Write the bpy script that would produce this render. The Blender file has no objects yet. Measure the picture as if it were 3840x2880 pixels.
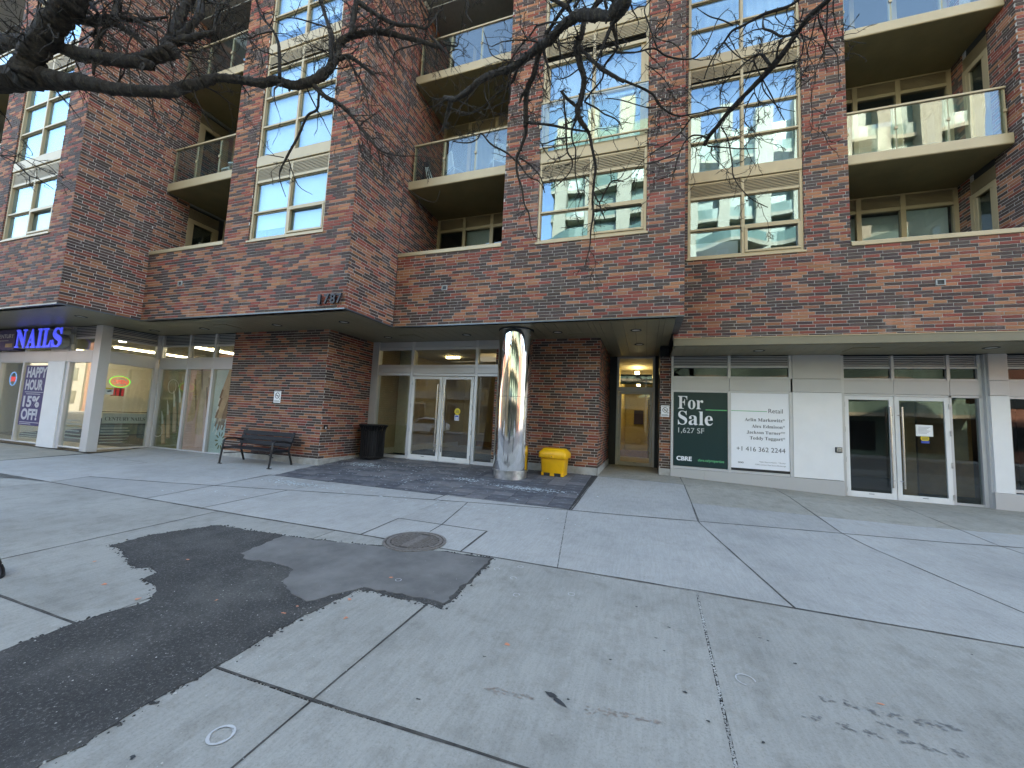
import bpy, bmesh, math, random
from mathutils import Vector, Matrix
from mathutils.geometry import tessellate_polygon
R = random.Random(7)
sc = bpy.context.scene
col = sc.collection
# ------------------------------------------------------------------ camera
CAM = Vector((0, 0, 1.65)); FPX = 1466.0
yaw, pit, rol = (math.radians(a) for a in (19.0, 5.17, 2.66))
fwd = Vector((-math.sin(yaw)*math.cos(pit), math.cos(yaw)*math.cos(pit), math.sin(pit)))
rgt = Vector((math.cos(yaw), math.sin(yaw), 0)); upv = rgt.cross(fwd)
cx = rgt*math.cos(rol)+upv*math.sin(rol); cy = -rgt*math.sin(rol)+upv*math.cos(rol)
cam = bpy.data.cameras.new('camera'); cam.sensor_width = 36; cam.sensor_fit = 'HORIZONTAL'
cam.lens = 36*FPX/3840; cam.clip_start = .05; cam.clip_end = 2000
camo = bpy.data.objects.new('camera', cam); col.objects.link(camo)
m = Matrix((cx, cy, -fwd)).transposed().to_4x4(); m.translation = CAM; camo.matrix_world = m
sc.camera = camo
# ------------------------------------------------------------------ sky, sun, exposure
SUN_EL, SUN_AZ = math.radians(34), math.radians(18)      # azimuth from +Y towards +X: behind the building
w = bpy.data.worlds.new('World'); sc.world = w; w.use_nodes = True
nt = w.node_tree; bg = nt.nodes['Background']
sky = nt.nodes.new('ShaderNodeTexSky'); sky.sky_type = 'NISHITA'; sky.sun_disc = False
sky.sun_elevation = SUN_EL; sky.sun_rotation = SUN_AZ; sky.altitude = 100; sky.air_density = 1.0; sky.dust_density = .7; sky.ozone_density = 1.3
nt.links.new(sky.outputs[0], bg.inputs[0]); bg.inputs[1].default_value = .15
sl = bpy.data.lights.new('sun', 'SUN'); sl.energy = 2.6; sl.angle = math.radians(.5); sl.color = (1, .92, .8)
so = bpy.data.objects.new('sun', sl); col.objects.link(so)
sd = Vector((math.sin(SUN_AZ)*math.cos(SUN_EL), math.cos(SUN_AZ)*math.cos(SUN_EL), math.sin(SUN_EL)))
so.rotation_euler = (-sd).to_track_quat('-Z', 'Y').to_euler(); so.location = (0, 0, 60)
vs = sc.view_settings; vs.view_transform = 'Standard'; vs.look = 'None'; vs.gamma = 1; vs.use_curve_mapping = False
vs.exposure = 3.2
vs.use_white_balance = True; vs.white_balance_temperature = 7900; vs.white_balance_tint = 11
cy_ = sc.cycles; cy_.use_denoising = True; cy_.max_bounces = 9; cy_.diffuse_bounces = 4; cy_.glossy_bounces = 5
cy_.transparent_max_bounces = 16; cy_.transmission_bounces = 6; cy_.caustics_reflective = False; cy_.caustics_refractive = False
cy_.sample_clamp_indirect = 6
# ------------------------------------------------------------------ materials
M = {}
def nodes(name):
    mt = bpy.data.materials.new(name); mt.use_nodes = True; M[name] = mt
    t = mt.node_tree; return mt, t, t.nodes['Principled BSDF']
def N(t, typ, **kw):
    n = t.nodes.new(typ)
    for k, v in kw.items():
        if k in n.inputs: n.inputs[k].default_value = v
        else: setattr(n, k, v)
    return n
def ramp(t, fac, stops):
    r = t.nodes.new('ShaderNodeValToRGB'); e = r.color_ramp.elements
    while len(e) < len(stops): e.new(.5)
    for el, (p, c) in zip(e, stops): el.position = p; el.color = (*c, 1) if len(c) == 3 else c
    t.links.new(fac, r.inputs[0]); return r.outputs[0]
def mixc(t, a, b, fac, mode='MIX'):
    n = t.nodes.new('ShaderNodeMix'); n.data_type = 'RGBA'; n.blend_type = mode
    for s, v in ((0, fac), (6, a), (7, b)):
        if hasattr(v, 'links'): t.links.new(v, n.inputs[s])
        else: n.inputs[s].default_value = v if s == 0 else ((*v, 1) if len(v) == 3 else v)
    return n.outputs[2]
def noise(t, scale, detail=4, rough=.55, coord='Object', sc3=None):
    if coord == 'World':
        tc = N(t, 'ShaderNodeNewGeometry'); coord = 'Position'
    else: tc = N(t, 'ShaderNodeTexCoord')
    n = N(t, 'ShaderNodeTexNoise', Scale=scale, Detail=detail, Roughness=rough)
    if sc3:
        mp = N(t, 'ShaderNodeMapping'); mp.inputs['Scale'].default_value = sc3
        t.links.new(tc.outputs[coord], mp.inputs[0]); t.links.new(mp.outputs[0], n.inputs['Vector'])
    else: t.links.new(tc.outputs[coord], n.inputs['Vector'])
    return n.outputs[0]
def bump(t, h, strength, dist, p):
    b = N(t, 'ShaderNodeBump', Strength=strength, Distance=dist); t.links.new(h, b.inputs['Height']); t.links.new(b.outputs[0], p.inputs['Normal'])
def paint(name, c, rough=.5, metal=0.0, var=.06, scale=9, bmp=0, spec=.5):
    mt, t, p = nodes(name)
    n = noise(t, scale, 5)
    lo = tuple(max(0, x*(1-var)) for x in c); hi = tuple(x*(1+var) for x in c)
    t.links.new(ramp(t, n, [(.3, lo), (.7, hi)]), p.inputs['Base Color'])
    p.inputs['Roughness'].default_value = rough; p.inputs['Metallic'].default_value = metal
    p.inputs['Specular IOR Level'].default_value = spec
    if bmp: bump(t, noise(t, 180, 3), bmp, .002, p)
    return mt
def emit(name, c, s):
    mt, t, p = nodes(name); p.inputs['Base Color'].default_value = (*c, 1)
    p.inputs['Emission Color'].default_value = (*c, 1); p.inputs['Emission Strength'].default_value = s; return mt
def film(name, src):
    mt = M[src]; t = mt.node_tree; p = t.nodes['Principled BSDF']; out = t.nodes['Material Output']
    tr = N(t, 'ShaderNodeBsdfTranslucent'); t.links.new(p.inputs['Base Color'].links[0].from_socket, tr.inputs[0]); mx = N(t, 'ShaderNodeMixShader'); mx.inputs[0].default_value = .35
    t.links.new(p.outputs[0], mx.inputs[1]); t.links.new(tr.outputs[0], mx.inputs[2]); t.links.new(mx.outputs[0], out.inputs[0])
def glass(name, base=.08, tint=(.86, .92, .9), wob=.0, wscale=1.5, boost=1.2, gc=(.95, .98, 1)):
    mt, t, p = nodes(name); t.nodes.remove(p); out = t.nodes['Material Output']
    tr = N(t, 'ShaderNodeBsdfTransparent', Color=(*tint, 1)); gl = N(t, 'ShaderNodeBsdfGlossy', Roughness=.004, Color=(*gc, 1))
    fr = N(t, 'ShaderNodeMath', operation='POWER'); fr.inputs[1].default_value = 5; lw = N(t, 'ShaderNodeLayerWeight', Blend=.5); t.links.new(lw.outputs['Facing'], fr.inputs[0]); ma = N(t, 'ShaderNodeMath', operation='MULTIPLY_ADD', use_clamp=True)
    t.links.new(fr.outputs[0], ma.inputs[0]); ma.inputs[1].default_value = boost; ma.inputs[2].default_value = base
    mx = N(t, 'ShaderNodeMixShader'); t.links.new(ma.outputs[0], mx.inputs[0]); t.links.new(tr.outputs[0], mx.inputs[1]); t.links.new(gl.outputs[0], mx.inputs[2])
    if wob:
        b = N(t, 'ShaderNodeBump', Strength=wob, Distance=.02); t.links.new(noise(t, wscale, 1, .4), b.inputs['Height']); t.links.new(b.outputs[0], gl.inputs['Normal'])
    t.links.new(mx.outputs[0], out.inputs[0]); return mt
# brick: colour class comes from the brick's own vertex colour
mt, t, p = nodes('brick')
at = N(t, 'ShaderNodeAttribute', attribute_name='bc')
n1 = noise(t, 22, 6, .7, 'World'); n2 = noise(t, .7, 5, .6, 'World'); n3 = noise(t, 1.6, 4, .6, 'World', (2.2, 2.2, .22)); n4 = noise(t, 3.0, 6, .75, 'World')
c = mixc(t, at.outputs['Color'], (.55, .5, .46), ramp(t, n1, [(.66, (0, 0, 0)), (.9, (.16, .16, .16))]))
c = mixc(t, c, (.55, .55, .56), ramp(t, n2, [(.32, (.38, .38, .38)), (.56, (0, 0, 0))]), 'MULTIPLY')
c = mixc(t, c, (.42, .38, .35), ramp(t, n3, [(.58, (0, 0, 0)), (.80, (.22, .22, .22))]))
c = mixc(t, c, (.55, .52, .50), ramp(t, n4, [(.68, (0, 0, 0)), (.84, (.40, .40, .40))]))
t.links.new(c, p.inputs['Base Color']); p.inputs['Roughness'].default_value = .78; p.inputs['Specular IOR Level'].default_value = .25
bump(t, noise(t, 130, 4, .7), .35, .003, p)
paint('mortar', (.47, .435, .39), .95, var=.2, scale=30, bmp=.4)
paint('control_joint', (.045, .03, .028), .8)
paint('bulkhead', (.18, .155, .10), .45, .2, .05, 3)
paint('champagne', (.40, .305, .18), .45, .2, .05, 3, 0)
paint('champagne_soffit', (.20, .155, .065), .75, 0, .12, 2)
paint('soffit', (.25, .215, .135), .4, .1, .08, 2)
paint('drip_edge', (.10, .12, .135), .35, .6, .15, 6)
paint('aluminium', (.56, .555, .55), .42, .35, .03, 3)
paint('grey_panel', (.50, .49, .48), .38, .25, .025, 2)
paint('lit_white_panel', (.74, .73, .71), .4, .0, .03, 3)  # brighter light on the lower grey panels is put into this white
paint('dark_metal', (.03, .03, .032), .5, .4)
paint('black_metal', (.008, .008, .009), .45, .1, .2, 20)
paint('bench_wood', (.016, .016, .018), .6, 0, .25, 14, .3, .2)
paint('steel', (.62, .6, .57), .25, 1, .05, 8)
paint('concrete_base', (.36, .35, .32), .9, 0, .22, 5, .5)
paint('yellow_plastic', (.86, .44, .012), .38, 0, .07, 5, .12)
paint('plaster', (.62, .56, .43), .8)
paint('lobby_wall', (.42, .33, .2), .7, 0, .1, 3)
paint('lobby_wood', (.3, .16, .06), .5, 0, .3, 4)
paint('tile_floor', (.3, .24, .16), .3, 0, .15, 4)
paint('corridor', (.52, .43, .2), .6)
paint('salon_wall', (.68, .65, .56), .7)
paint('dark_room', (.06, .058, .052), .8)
paint('room', (.26, .25, .23), .9)
paint('blind', (.72, .74, .74), .8, 0, .03, 2)
paint('curtain', (.60, .63, .66), .9, 0, .08, 2)
paint('plywood', (.22, .13, .05), .7, 0, .2, 4)
paint('white', (.8, .8, .8), .5, var=.02)
paint('sign_white', (.80, .81, .83), .35, var=.01)
paint('sign_green', (.006, .030, .030), .3, var=.02)
paint('line_green', (.10, .42, .17), .4, var=.02)
paint('url_green', (.12, .52, .22), .4, var=.02)
paint('ink', (.06, .065, .06), .5)
paint('ink_soft', (.22, .22, .22), .5)
paint('sign_black', (.02, .02, .02), .5)
paint('grey_text', (.55, .58, .57), .5, var=.02)
paint('purple', (.09, .075, .22), .45, var=.04)
paint('banner_white', (.8, .79, .84), .5, var=.02)
paint('return_grey', (.30, .30, .27), .5)
paint('yellow_disc', (.75, .56, .02), .5)
paint('blue_decal', (.03, .07, .35), .5)
paint('skin', (.72, .47, .27), .55, 0, .16, 5)
paint('skin_dark', (.36, .20, .10), .55, 0, .2, 6)
paint('nail', (.85, .80, .70), .35)
paint('poster_olive', (.17, .155, .045), .5, 0, .35, 2.5)
paint('poster_pink', (.78, .50, .42), .5, 0, .1, 2)
paint('poster_sky', (.62, .72, .70), .5, 0, .12, 1.5)
paint('paper', (.75, .76, .72), .7)
paint('rubber', (.015, .015, .017), .45)
paint('stripe_film', (.55, .55, .48), .7)
paint('teal', (.11, .15, .145), .6, 0, .3, 3)
paint('cream', (.40, .36, .27), .6, 0, .04, 1)
paint('far_stone', (.30, .235, .13), .8, 0, .15, 2)
paint('far_brick', (.22, .10, .07), .85, 0, .2, 2)
paint('far_trim', (.26, .245, .21), .7)
paint('car_white', (.78, .8, .82), .25, 0, .02)
paint('car_grey', (.12, .13, .15), .25, .3, .02)
paint('car_glass', (.02, .025, .03), .06)
paint('wicker', (.16, .07, .03), .6)
paint('salt', (.55, .62, .62), .9, 0, .1, 12)
paint('chalk', (.44, .44, .43), .9, 0, .1, 12)
paint('orange_paint', (.58, .22, .12), .8, 0, .15, 20)
paint('stain', (.035, .037, .038), .7, 0, .3, 20)
paint('rust', (.27, .225, .19), .9, 0, .2, 20)
paint('pebble', (.36, .35, .32), .8, 0, .4, 4)
paint('joint_dirt', (.055, .05, .044), .95, 0, .6, 16, .5)
paint('joint_fill', (.028, .026, .023), .95, 0, .5, 14, .5)
emit('lamp_salon', (1, .92, .74), 3.4); emit('lamp_warm', (1, .84, .5), 3.2); emit('lamp_cool', (1, .93, .75), 1.3)
emit('neon_red', (1, .02, .03), .14); emit('neon_green', (.05, 1, .12), .15); emit('neon_blue', (.15, .4, 1), .15)
emit('led_blue', (.05, .09, 1.0), .10); emit('led_red', (.7, .02, .03), .06)
paint('lens', (.55, .55, .52), .3)
glass('glass_store', .075, (.90, .94, .92), .02, 1.2); glass('glass_up', .16, (.86, .91, .91), .10, 1.1, 1.2, (.55, .82, 1.0)); glass('glass_rail', .09, (.84, .9, .88), .10, .9, 1.5, (.8, .93, 1))
glass('glass_black', .03, (.45, .48, .47), .02, 1.1, .8); glass('glass_dark', .06, (.76, .8, .78), .02, 1.1, 1.0)
mt, t, p = nodes('chrome'); p.inputs['Metallic'].default_value = 1; p.inputs['Base Color'].default_value = (.80, .80, .80, 1); p.inputs['Roughness'].default_value = .055
bump(t, noise(t, 1.0, 2, .5, 'Object', (5, 5, .5)), .22, .02, p)
mt, t, p = nodes('galvanised'); p.inputs['Metallic'].default_value = 1; p.inputs['Roughness'].default_value = .42
t.links.new(ramp(t, noise(t, 9, 5), [(.3, (.32, .33, .34)), (.7, (.62, .63, .64))]), p.inputs['Base Color'])
mt, t, p = nodes('far_glass'); p.inputs['Base Color'].default_value = (.16, .24, .20, 1); p.inputs['Roughness'].default_value = .35; p.inputs['Metallic'].default_value = .0
for q_ in ('poster_olive', 'poster_pink', 'poster_sky', 'skin', 'skin_dark', 'nail', 'purple', 'banner_white', 'stripe_film'): film(q_, q_)
# concrete
def concrete(name, base, stain=.5):
    mt, t, p = nodes(name); oi = N(t, 'ShaderNodeObjectInfo')
    big = noise(t, .55, 5, .6); mid = noise(t, 5, 6, .7); fine = noise(t, 75, 5, .85); broom = noise(t, 12, 3, .6, 'Object', (3.5, .35, 1))
    c = ramp(t, big, [(.28, tuple(x*.80 for x in base)), (.5, base), (.75, tuple(x*1.12 for x in base))])
    c = mixc(t, c, (.62, .6, .57), ramp(t, mid, [(.28, (stain, stain, stain)), (.52, (0, 0, 0))]), 'MULTIPLY')
    c = mixc(t, c, (.7, .69, .66), ramp(t, fine, [(.36, (.75, .75, .75)), (.50, (0, 0, 0))]), 'MULTIPLY')
    c = mixc(t, c, (.62, .62, .6), ramp(t, fine, [(.60, (0, 0, 0)), (.74, (.35, .35, .35))]))
    c = mixc(t, c, (.84, .84, .84), ramp(t, broom, [(.4, (.55, .55, .55)), (.6, (0, 0, 0))]), 'MULTIPLY')
    v = N(t, 'ShaderNodeMapRange'); v.inputs[3].default_value = .90; v.inputs[4].default_value = 1.06; t.links.new(oi.outputs['Random'], v.inputs[0])
    hs = N(t, 'ShaderNodeHueSaturation'); t.links.new(c, hs.inputs['Color']); t.links.new(v.outputs[0], hs.inputs['Value'])
    t.links.new(hs.outputs[0], p.inputs['Base Color']); p.inputs['Roughness'].default_value = .88; p.inputs['Specular IOR Level'].default_value = .3
    bump(t, fine, .5, .004, p)
concrete('concrete_old', (.335, .325, .29), .6); concrete('concrete_new', (.37, .362, .335), .35); concrete('concrete_apron', (.33, .31, .26), .7)
mt, t, p = nodes('asphalt'); f = noise(t, 55, 6, .85); b = noise(t, 1.3, 5, .65); s = N(t, 'ShaderNodeTexVoronoi', Scale=85.0); tc = N(t, 'ShaderNodeTexCoord'); t.links.new(tc.outputs['Object'], s.inputs['Vector'])
c = ramp(t, b, [(.3, (.020, .019, .018)), (.5, (.042, .040, .037)), (.72, (.095, .09, .08))])
c = mixc(t, c, (.34, .33, .30), ramp(t, f, [(.55, (0, 0, 0)), (.70, (.8, .8, .8))]))
c = mixc(t, c, (.3, .3, .3), ramp(t, f, [(.34, (.8, .8, .8)), (.46, (0, 0, 0))]), 'MULTIPLY')
t.links.new(c, p.inputs['Base Color']); p.inputs['Roughness'].default_value = .9; bump(t, f, .9, .008, p)
mt, t, p = nodes('asphalt_smooth'); f = noise(t, 150, 4, .8); b = noise(t, 2.2, 5, .65)
c = ramp(t, b, [(.3, (.095, .09, .084)), (.7, (.18, .172, .158))]); c = mixc(t, c, (.2, .2, .19), ramp(t, f, [(.58, (0, 0, 0)), (.75, (.5, .5, .5))]))
t.links.new(c, p.inputs['Base Color']); p.inputs['Roughness'].default_value = .85; bump(t, f, .6, .004, p)
mt, t, p = nodes('paver'); oi = N(t, 'ShaderNodeObjectInfo'); f = noise(t, 110, 4, .8); b = noise(t, 3.5, 5, .7); wv = noise(t, 1.1, 6, .72, 'Object')
c = ramp(t, oi.outputs['Random'], [(0, (.055, .056, .064)), (.5, (.085, .085, .092)), (1, (.15, .14, .138))])
c = mixc(t, c, (.34, .37, .38), ramp(t, b, [(.52, (0, 0, 0)), (.80, (.55, .55, .55))]))
c = mixc(t, c, (.2, .2, .2), ramp(t, f, [(.55, (0, 0, 0)), (.75, (.5, .5, .5))]))
t.links.new(c, p.inputs['Base Color']); p.inputs['Roughness'].default_value = .8; bump(t, f, .4, .003, p)
mt, t, p = nodes('bark'); f = noise(t, 28, 6, .75, 'Object', (1, 1, .5)); b = noise(t, 5, 4, .6)
c = ramp(t, f, [(.3, (.010, .007, .006)), (.55, (.038, .029, .020)), (.75, (.11, .092, .055))])
t.links.new(c, p.inputs['Base Color']); p.inputs['Roughness'].default_value = .95; bump(t, f, 1.0, .03, p)
paint('manhole_dark', (.05, .042, .036), .8, 0, .3, 20)
mt, t, p = nodes('manhole'); f = noise(t, 40, 5, .7)
t.links.new(ramp(t, f, [(.3, (.10, .085, .072)), (.6, (.21, .185, .165)), (.8, (.34, .31, .28))]), p.inputs['Base Color']); p.inputs['Metallic'].default_value = .2; p.inputs['Roughness'].default_value = .65
# ------------------------------------------------------------------ mesh helpers
class MB:
    def __init__(s): s.v = []; s.f = []; s.c = []; s.mi = []
    def box(s, x0, x1, y0, y1, z0, z1, c=None, skip=()):
        if x0 > x1: x0, x1 = x1, x0
        if y0 > y1: y0, y1 = y1, y0
        if z0 > z1: z0, z1 = z1, z0
        i = len(s.v)
        s.v += [(x0, y0, z0), (x1, y0, z0), (x1, y1, z0), (x0, y1, z0), (x0, y0, z1), (x1, y0, z1), (x1, y1, z1), (x0, y1, z1)]
        for k, q in (('b', (0, 3, 2, 1)), ('t', (4, 5, 6, 7)), ('f', (0, 1, 5, 4)), ('r', (1, 2, 6, 5)), ('k', (2, 3, 7, 6)), ('l', (3, 0, 4, 7))):
            if k not in skip: s.f.append(tuple(i+a for a in q))
        if c is not None: s.c += [c]*8
        return s
    def poly(s, pts):
        i = len(s.v); s.v += [tuple(p) for p in pts]; s.f.append(tuple(range(i, i+len(pts)))); return s
    def prism(s, pts, d):                      # pts: 3D loop, d: extrusion vector
        i = len(s.v); n = len(pts); d = Vector(d)
        s.v += [tuple(p) for p in pts]+[tuple(Vector(p)+d) for p in pts]
        s.f.append(tuple(range(i, i+n))); s.f.append(tuple(range(i+2*n-1, i+n-1, -1)))
        for k in range(n): s.f.append((i+(k+1) % n, i+k, i+n+k, i+n+(k+1) % n))
        return s
    def lathe(s, prof, c=(0, 0, 0), n=32, close=True):
        i = len(s.v); k = len(prof)
        for a in range(n):
            ca, sa = math.cos(2*math.pi*a/n), math.sin(2*math.pi*a/n)
            for r, z in prof: s.v.append((c[0]+r*ca, c[1]+r*sa, c[2]+z))
        for a in range(n):
            b = (a+1) % n
            for j in range(k-1): s.f.append((i+a*k+j, i+b*k+j, i+b*k+j+1, i+a*k+j+1))
        if close:
            s.f.append(tuple(i+a*k for a in range(n-1, -1, -1))); s.f.append(tuple(i+a*k+k-1 for a in range(n)))
        return s
    def tube(s, pts, rad, n=6, cap=True, rough=0):
        pts = [Vector(p) for p in pts]
        if not isinstance(rad, (list, tuple)): rad = [rad]*len(pts)
        i0 = len(s.v); L = len(pts); u = None; rg = [R.gauss(0, rough) for _ in range(n)]
        for k, p in enumerate(pts):
            d = (pts[min(k+1, L-1)]-pts[max(k-1, 0)])
            if d.length < 1e-9: d = Vector((0, 0, 1))
            d.normalize()
            if u is None:
                u = d.cross(Vector((0, 0, 1)) if abs(d.z) < .9 else Vector((1, 0, 0))).normalized()
            else:
                u = (u-d*u.dot(d))
                u = u.normalized() if u.length > 1e-6 else d.orthogonal().normalized()
            v = d.cross(u)
            if rough: rg = [.86*x+R.gauss(0, rough*.5) for x in rg]
            for a in range(n):
                an = 2*math.pi*a/n; s.v.append(tuple(p+(u*math.cos(an)+v*math.sin(an))*(rad[k]*(1+rg[a]))))
        for k in range(L-1):
            for a in range(n):
                b = (a+1) % n; s.f.append((i0+k*n+a, i0+k*n+b, i0+(k+1)*n+b, i0+(k+1)*n+a))
        if cap:
            s.f.append(tuple(i0+a for a in range(n-1, -1, -1))); s.f.append(tuple(i0+(L-1)*n+a for a in range(n)))
        return s
    def mesh(s, name, mat):
        me = bpy.data.meshes.new(name); me.from_pydata(s.v, [], s.f)
        for x in (mat if isinstance(mat, (list, tuple)) else [mat]): me.materials.append(M[x])
        if s.c:
            a = me.attributes.new('bc', 'FLOAT_COLOR', 'POINT'); flat = []
            for q in s.c: flat += [q[0], q[1], q[2], 1]
            a.data.foreach_set('color', flat)
        return me
    def build(s, name, mat, parent=None, smooth=False, bev=0, loc=None):
        me = s.mesh(name, mat); o = bpy.data.objects.new(name, me); col.objects.link(o); o.parent = parent
        if loc: o.location = loc
        if smooth:
            me.shade_smooth() if smooth is True else None
            if smooth is not True: me.shade_smooth(); me.set_sharp_from_angle(angle=math.radians(smooth))
        if bev:
            b = o.modifiers.new('bevel', 'BEVEL'); b.width = bev; b.segments = 2; b.limit_method = 'ANGLE'; b.angle_limit = math.radians(50)
        return o
def box(name, mat, parent, *a, bev=0, **k): return MB().box(*a, **k).build(name, mat, parent, bev=bev)
def tag(o, label=None, cat=None, group=None, kind=None):
    if label: o['label'] = label
    if cat: o['category'] = cat
    if group: o['group'] = group
    if kind: o['kind'] = kind
    return o
def empty(name, label=None, cat=None, group=None, loc=(0, 0, 0), rz=0):
    o = bpy.data.objects.new(name, None); col.objects.link(o); o.location = loc; o.rotation_euler = (0, 0, rz); o.empty_display_size = .2
    return tag(o, label, cat, group)
_dg = None
def text_mesh(body, size=1, xs=1, off=0, ext=0, shear=0, align='LEFT', sp=1):
    cu = bpy.data.curves.new('txt', 'FONT'); cu.body = body; cu.size = size; cu.offset = off; cu.extrude = ext; cu.shear = shear; cu.align_x = align; cu.space_character = sp; cu.resolution_u = 4
    o = bpy.data.objects.new('txt', cu); col.objects.link(o); bpy.context.view_layer.update()
    me = bpy.data.meshes.new_from_object(o.evaluated_get(bpy.context.evaluated_depsgraph_get()))
    bpy.data.objects.remove(o); bpy.data.curves.remove(cu)
    for v in me.vertices: v.co.x *= xs
    return me
def text(name, body, mat, parent, x, y, z, size, width=None, height=None, off=0, ext=.001, shear=0, align='LEFT', axis='Y', sp=1):
    """flat lettering on a wall facing -Y ('Y') or +X ('X'); x,z = left (or right) baseline; width/height force the extent"""
    me = text_mesh(body, size, 1, off, ext, shear, 'LEFT', sp)
    xs = [v.co.x for v in me.vertices]; zs = [v.co.y for v in me.vertices]
    if xs:
        x0, x1, z0, z1 = min(xs), max(xs), min(zs), max(zs)
        fx = width/(x1-x0) if width else 1
        fz = height/(z1-z0) if height else (fx if width else 1)
        ox = 0 if align == 'LEFT' else -(x1-x0)*fx if align == 'RIGHT' else -(x1-x0)*fx/2
        for v in me.vertices:
            a, b, d = (v.co.x-x0)*fx+ox, (v.co.y-(z0 if height else 0))*fz, v.co.z
            v.co = (x+a, y-d, z+b) if axis == 'Y' else (x+d, y+a, z+b)
    me.materials.clear(); me.materials.append(M[mat])
    o = bpy.data.objects.new(name, me); col.objects.link(o); o.parent = parent; return o
def proj(p):
    d = Vector(p)-CAM; z = d.dot(fwd); return (1920+FPX*d.dot(cx)/z, 1440-FPX*d.dot(cy)/z, z)
def ray(u, v): return cx*((u-1920)/FPX)-cy*((v-1440)/FPX)+fwd
def on_y(u, v, y): d = ray(u, v); return CAM+d*(y/d.y)
# ------------------------------------------------------------------ ground height
def g(x, y):
    if y < 7: z = .02*y
    elif y < 10.05: z = .14+(y-7)*(.22/3.05)
    else: z = .36+min(y-10.05, 1.2)*.01
    return z-.035*max(0, min(3.7, x-.6))*max(0, min(1, (y-4)/6))
XC = [-14, -8, -4, .6, 1.8, 3, 4.3, 8]; YC = [2, 4, 5, 6, 7, 8, 9, 10.05, 11.25, 13]
def inset(pts, d):
    n = len(pts); out = []
    A = sum(pts[i][0]*pts[(i+1) % n][1]-pts[(i+1) % n][0]*pts[i][1] for i in range(n))
    if A < 0: pts = pts[::-1]
    for i in range(n):
        p0, p1, p2 = Vector(pts[i-1]), Vector(pts[i]), Vector(pts[(i+1) % n])
        e1 = (p1-p0).normalized(); e2 = (p2-p1).normalized(); n1 = Vector((-e1.y, e1.x)); n2 = Vector((-e2.y, e2.x))
        b = n1+n2; b = b/max(.3, b.dot(n1)) if b.length > 1e-6 else n1
        out.append((p1.x+b.x*d, p1.y+b.y*d))
    return out
def ground_poly(name, pts, mat, parent, dz=0, thick=.03, gap=.004, rough=0):
    if gap: pts = inset(pts, gap)
    bm = bmesh.new(); vs_ = [bm.verts.new((x, y, 0)) for x, y in pts]
    for tri in tessellate_polygon([[Vector((x, y, 0)) for x, y in pts]]):
        try: bm.faces.new([vs_[k] for k in tri])
        except ValueError: pass
    xs = [q[0] for q in pts]; ys = [q[1] for q in pts]
    for X in XC:
        if min(xs) < X < max(xs): bmesh.ops.bisect_plane(bm, geom=bm.verts[:]+bm.edges[:]+bm.faces[:], plane_co=(X, 0, 0), plane_no=(1, 0, 0))
    for Y in YC:
        if min(ys) < Y < max(ys): bmesh.ops.bisect_plane(bm, geom=bm.verts[:]+bm.edges[:]+bm.faces[:], plane_co=(0, Y, 0), plane_no=(0, 1, 0))
    bmesh.ops.recalc_face_normals(bm, faces=bm.faces)
    if bm.faces[:] and sum(ff.normal.z for ff in bm.faces) < 0: bmesh.ops.reverse_faces(bm, faces=bm.faces)
    be = [e for e in bm.edges if e.is_boundary]
    r = bmesh.ops.extrude_edge_only(bm, edges=be); nv = set(e for e in r['geom'] if isinstance(e, bmesh.types.BMVert))
    for v in bm.verts: v.co.z = g(v.co.x, v.co.y)+dz-(thick if v in nv else 0)
    bmesh.ops.recalc_face_normals(bm, faces=bm.faces)
    me = bpy.data.meshes.new(name); bm.to_mesh(me); bm.free(); me.materials.append(M[mat])
    o = bpy.data.objects.new(name, me); col.objects.link(o); o.parent = parent; return o
KERB = -1.6
tag(MB().poly([(-400, -400, -.2), (400, -400, -.2), (400, 60, -.2), (-400, 60, -.2)]).build('ground', 'asphalt_smooth'), kind='structure')
tag(MB().poly([(-90, -15.5, -.17), (90, -15.5, -.17), (90, KERB, -.17), (-90, KERB, -.17)]).build('road', 'asphalt_smooth'), kind='structure')
far_pave = tag(box('far_pavement', 'concrete_new', None, -90, 90, -20, -15.5, -.19, -.03), kind='structure')
side = tag(empty('sidewalk'), kind='structure')
# bed that shows in the joints
ground_poly('joint_bed', [(-26, KERB+.15), (14, KERB+.15), (14, 13.2), (-26, 13.2)], 'joint_fill', side, dz=-.005, thick=.02, gap=0)
box('kerb', 'concrete_new', side, -60, 60, KERB, KERB+.15, -.19, -.03, bev=.015)
L2 = [(-26, 1.5), (-10.68, 4.9), (-8.93, 5.22), (-5.36, 6.07), (-2.69, 6.64), (-1.26, 6.88), (.6, 7.1), (.83, 7.155), (5.26, 8.02), (14, 9.7)]
def l2y(x):
    for (a, b), (c, d) in zip(L2, L2[1:]):
        if a <= x <= c: return b+(d-b)*(x-a)/(c-a)
def S(pts, mat, gap=.008): return ground_poly('slab', pts, mat, side, gap=gap)
Y0, L1 = KERB+.15, 4.3
xs = [-26, -19, -14.8, -10.5, -6.0, -3.85]
for a, b in zip(xs, xs[1:]): 
    S([(a, Y0), (b, Y0), (b, 1.82), (a, 1.82)], 'concrete_old'); S([(a, 1.82), (b, 1.82), (b, L1), (a, L1)], 'concrete_old')
S([(-3.85, Y0), (-1.74, Y0), (-1.74, 1.87), (-3.85, 1.86)], 'concrete_old'); S([(-3.85, 1.86), (-1.74, 1.87), (-1.72, L1), (-3.85, L1)], 'concrete_old')
S([(-1.74, Y0), (.36, Y0), (.42, 1.95), (-1.74, 1.87)], 'concrete_old', .005); S([(-1.74, 1.87), (.42, 1.95), (.485, L1), (-1.72, L1)], 'concrete_old', .005)
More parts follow.
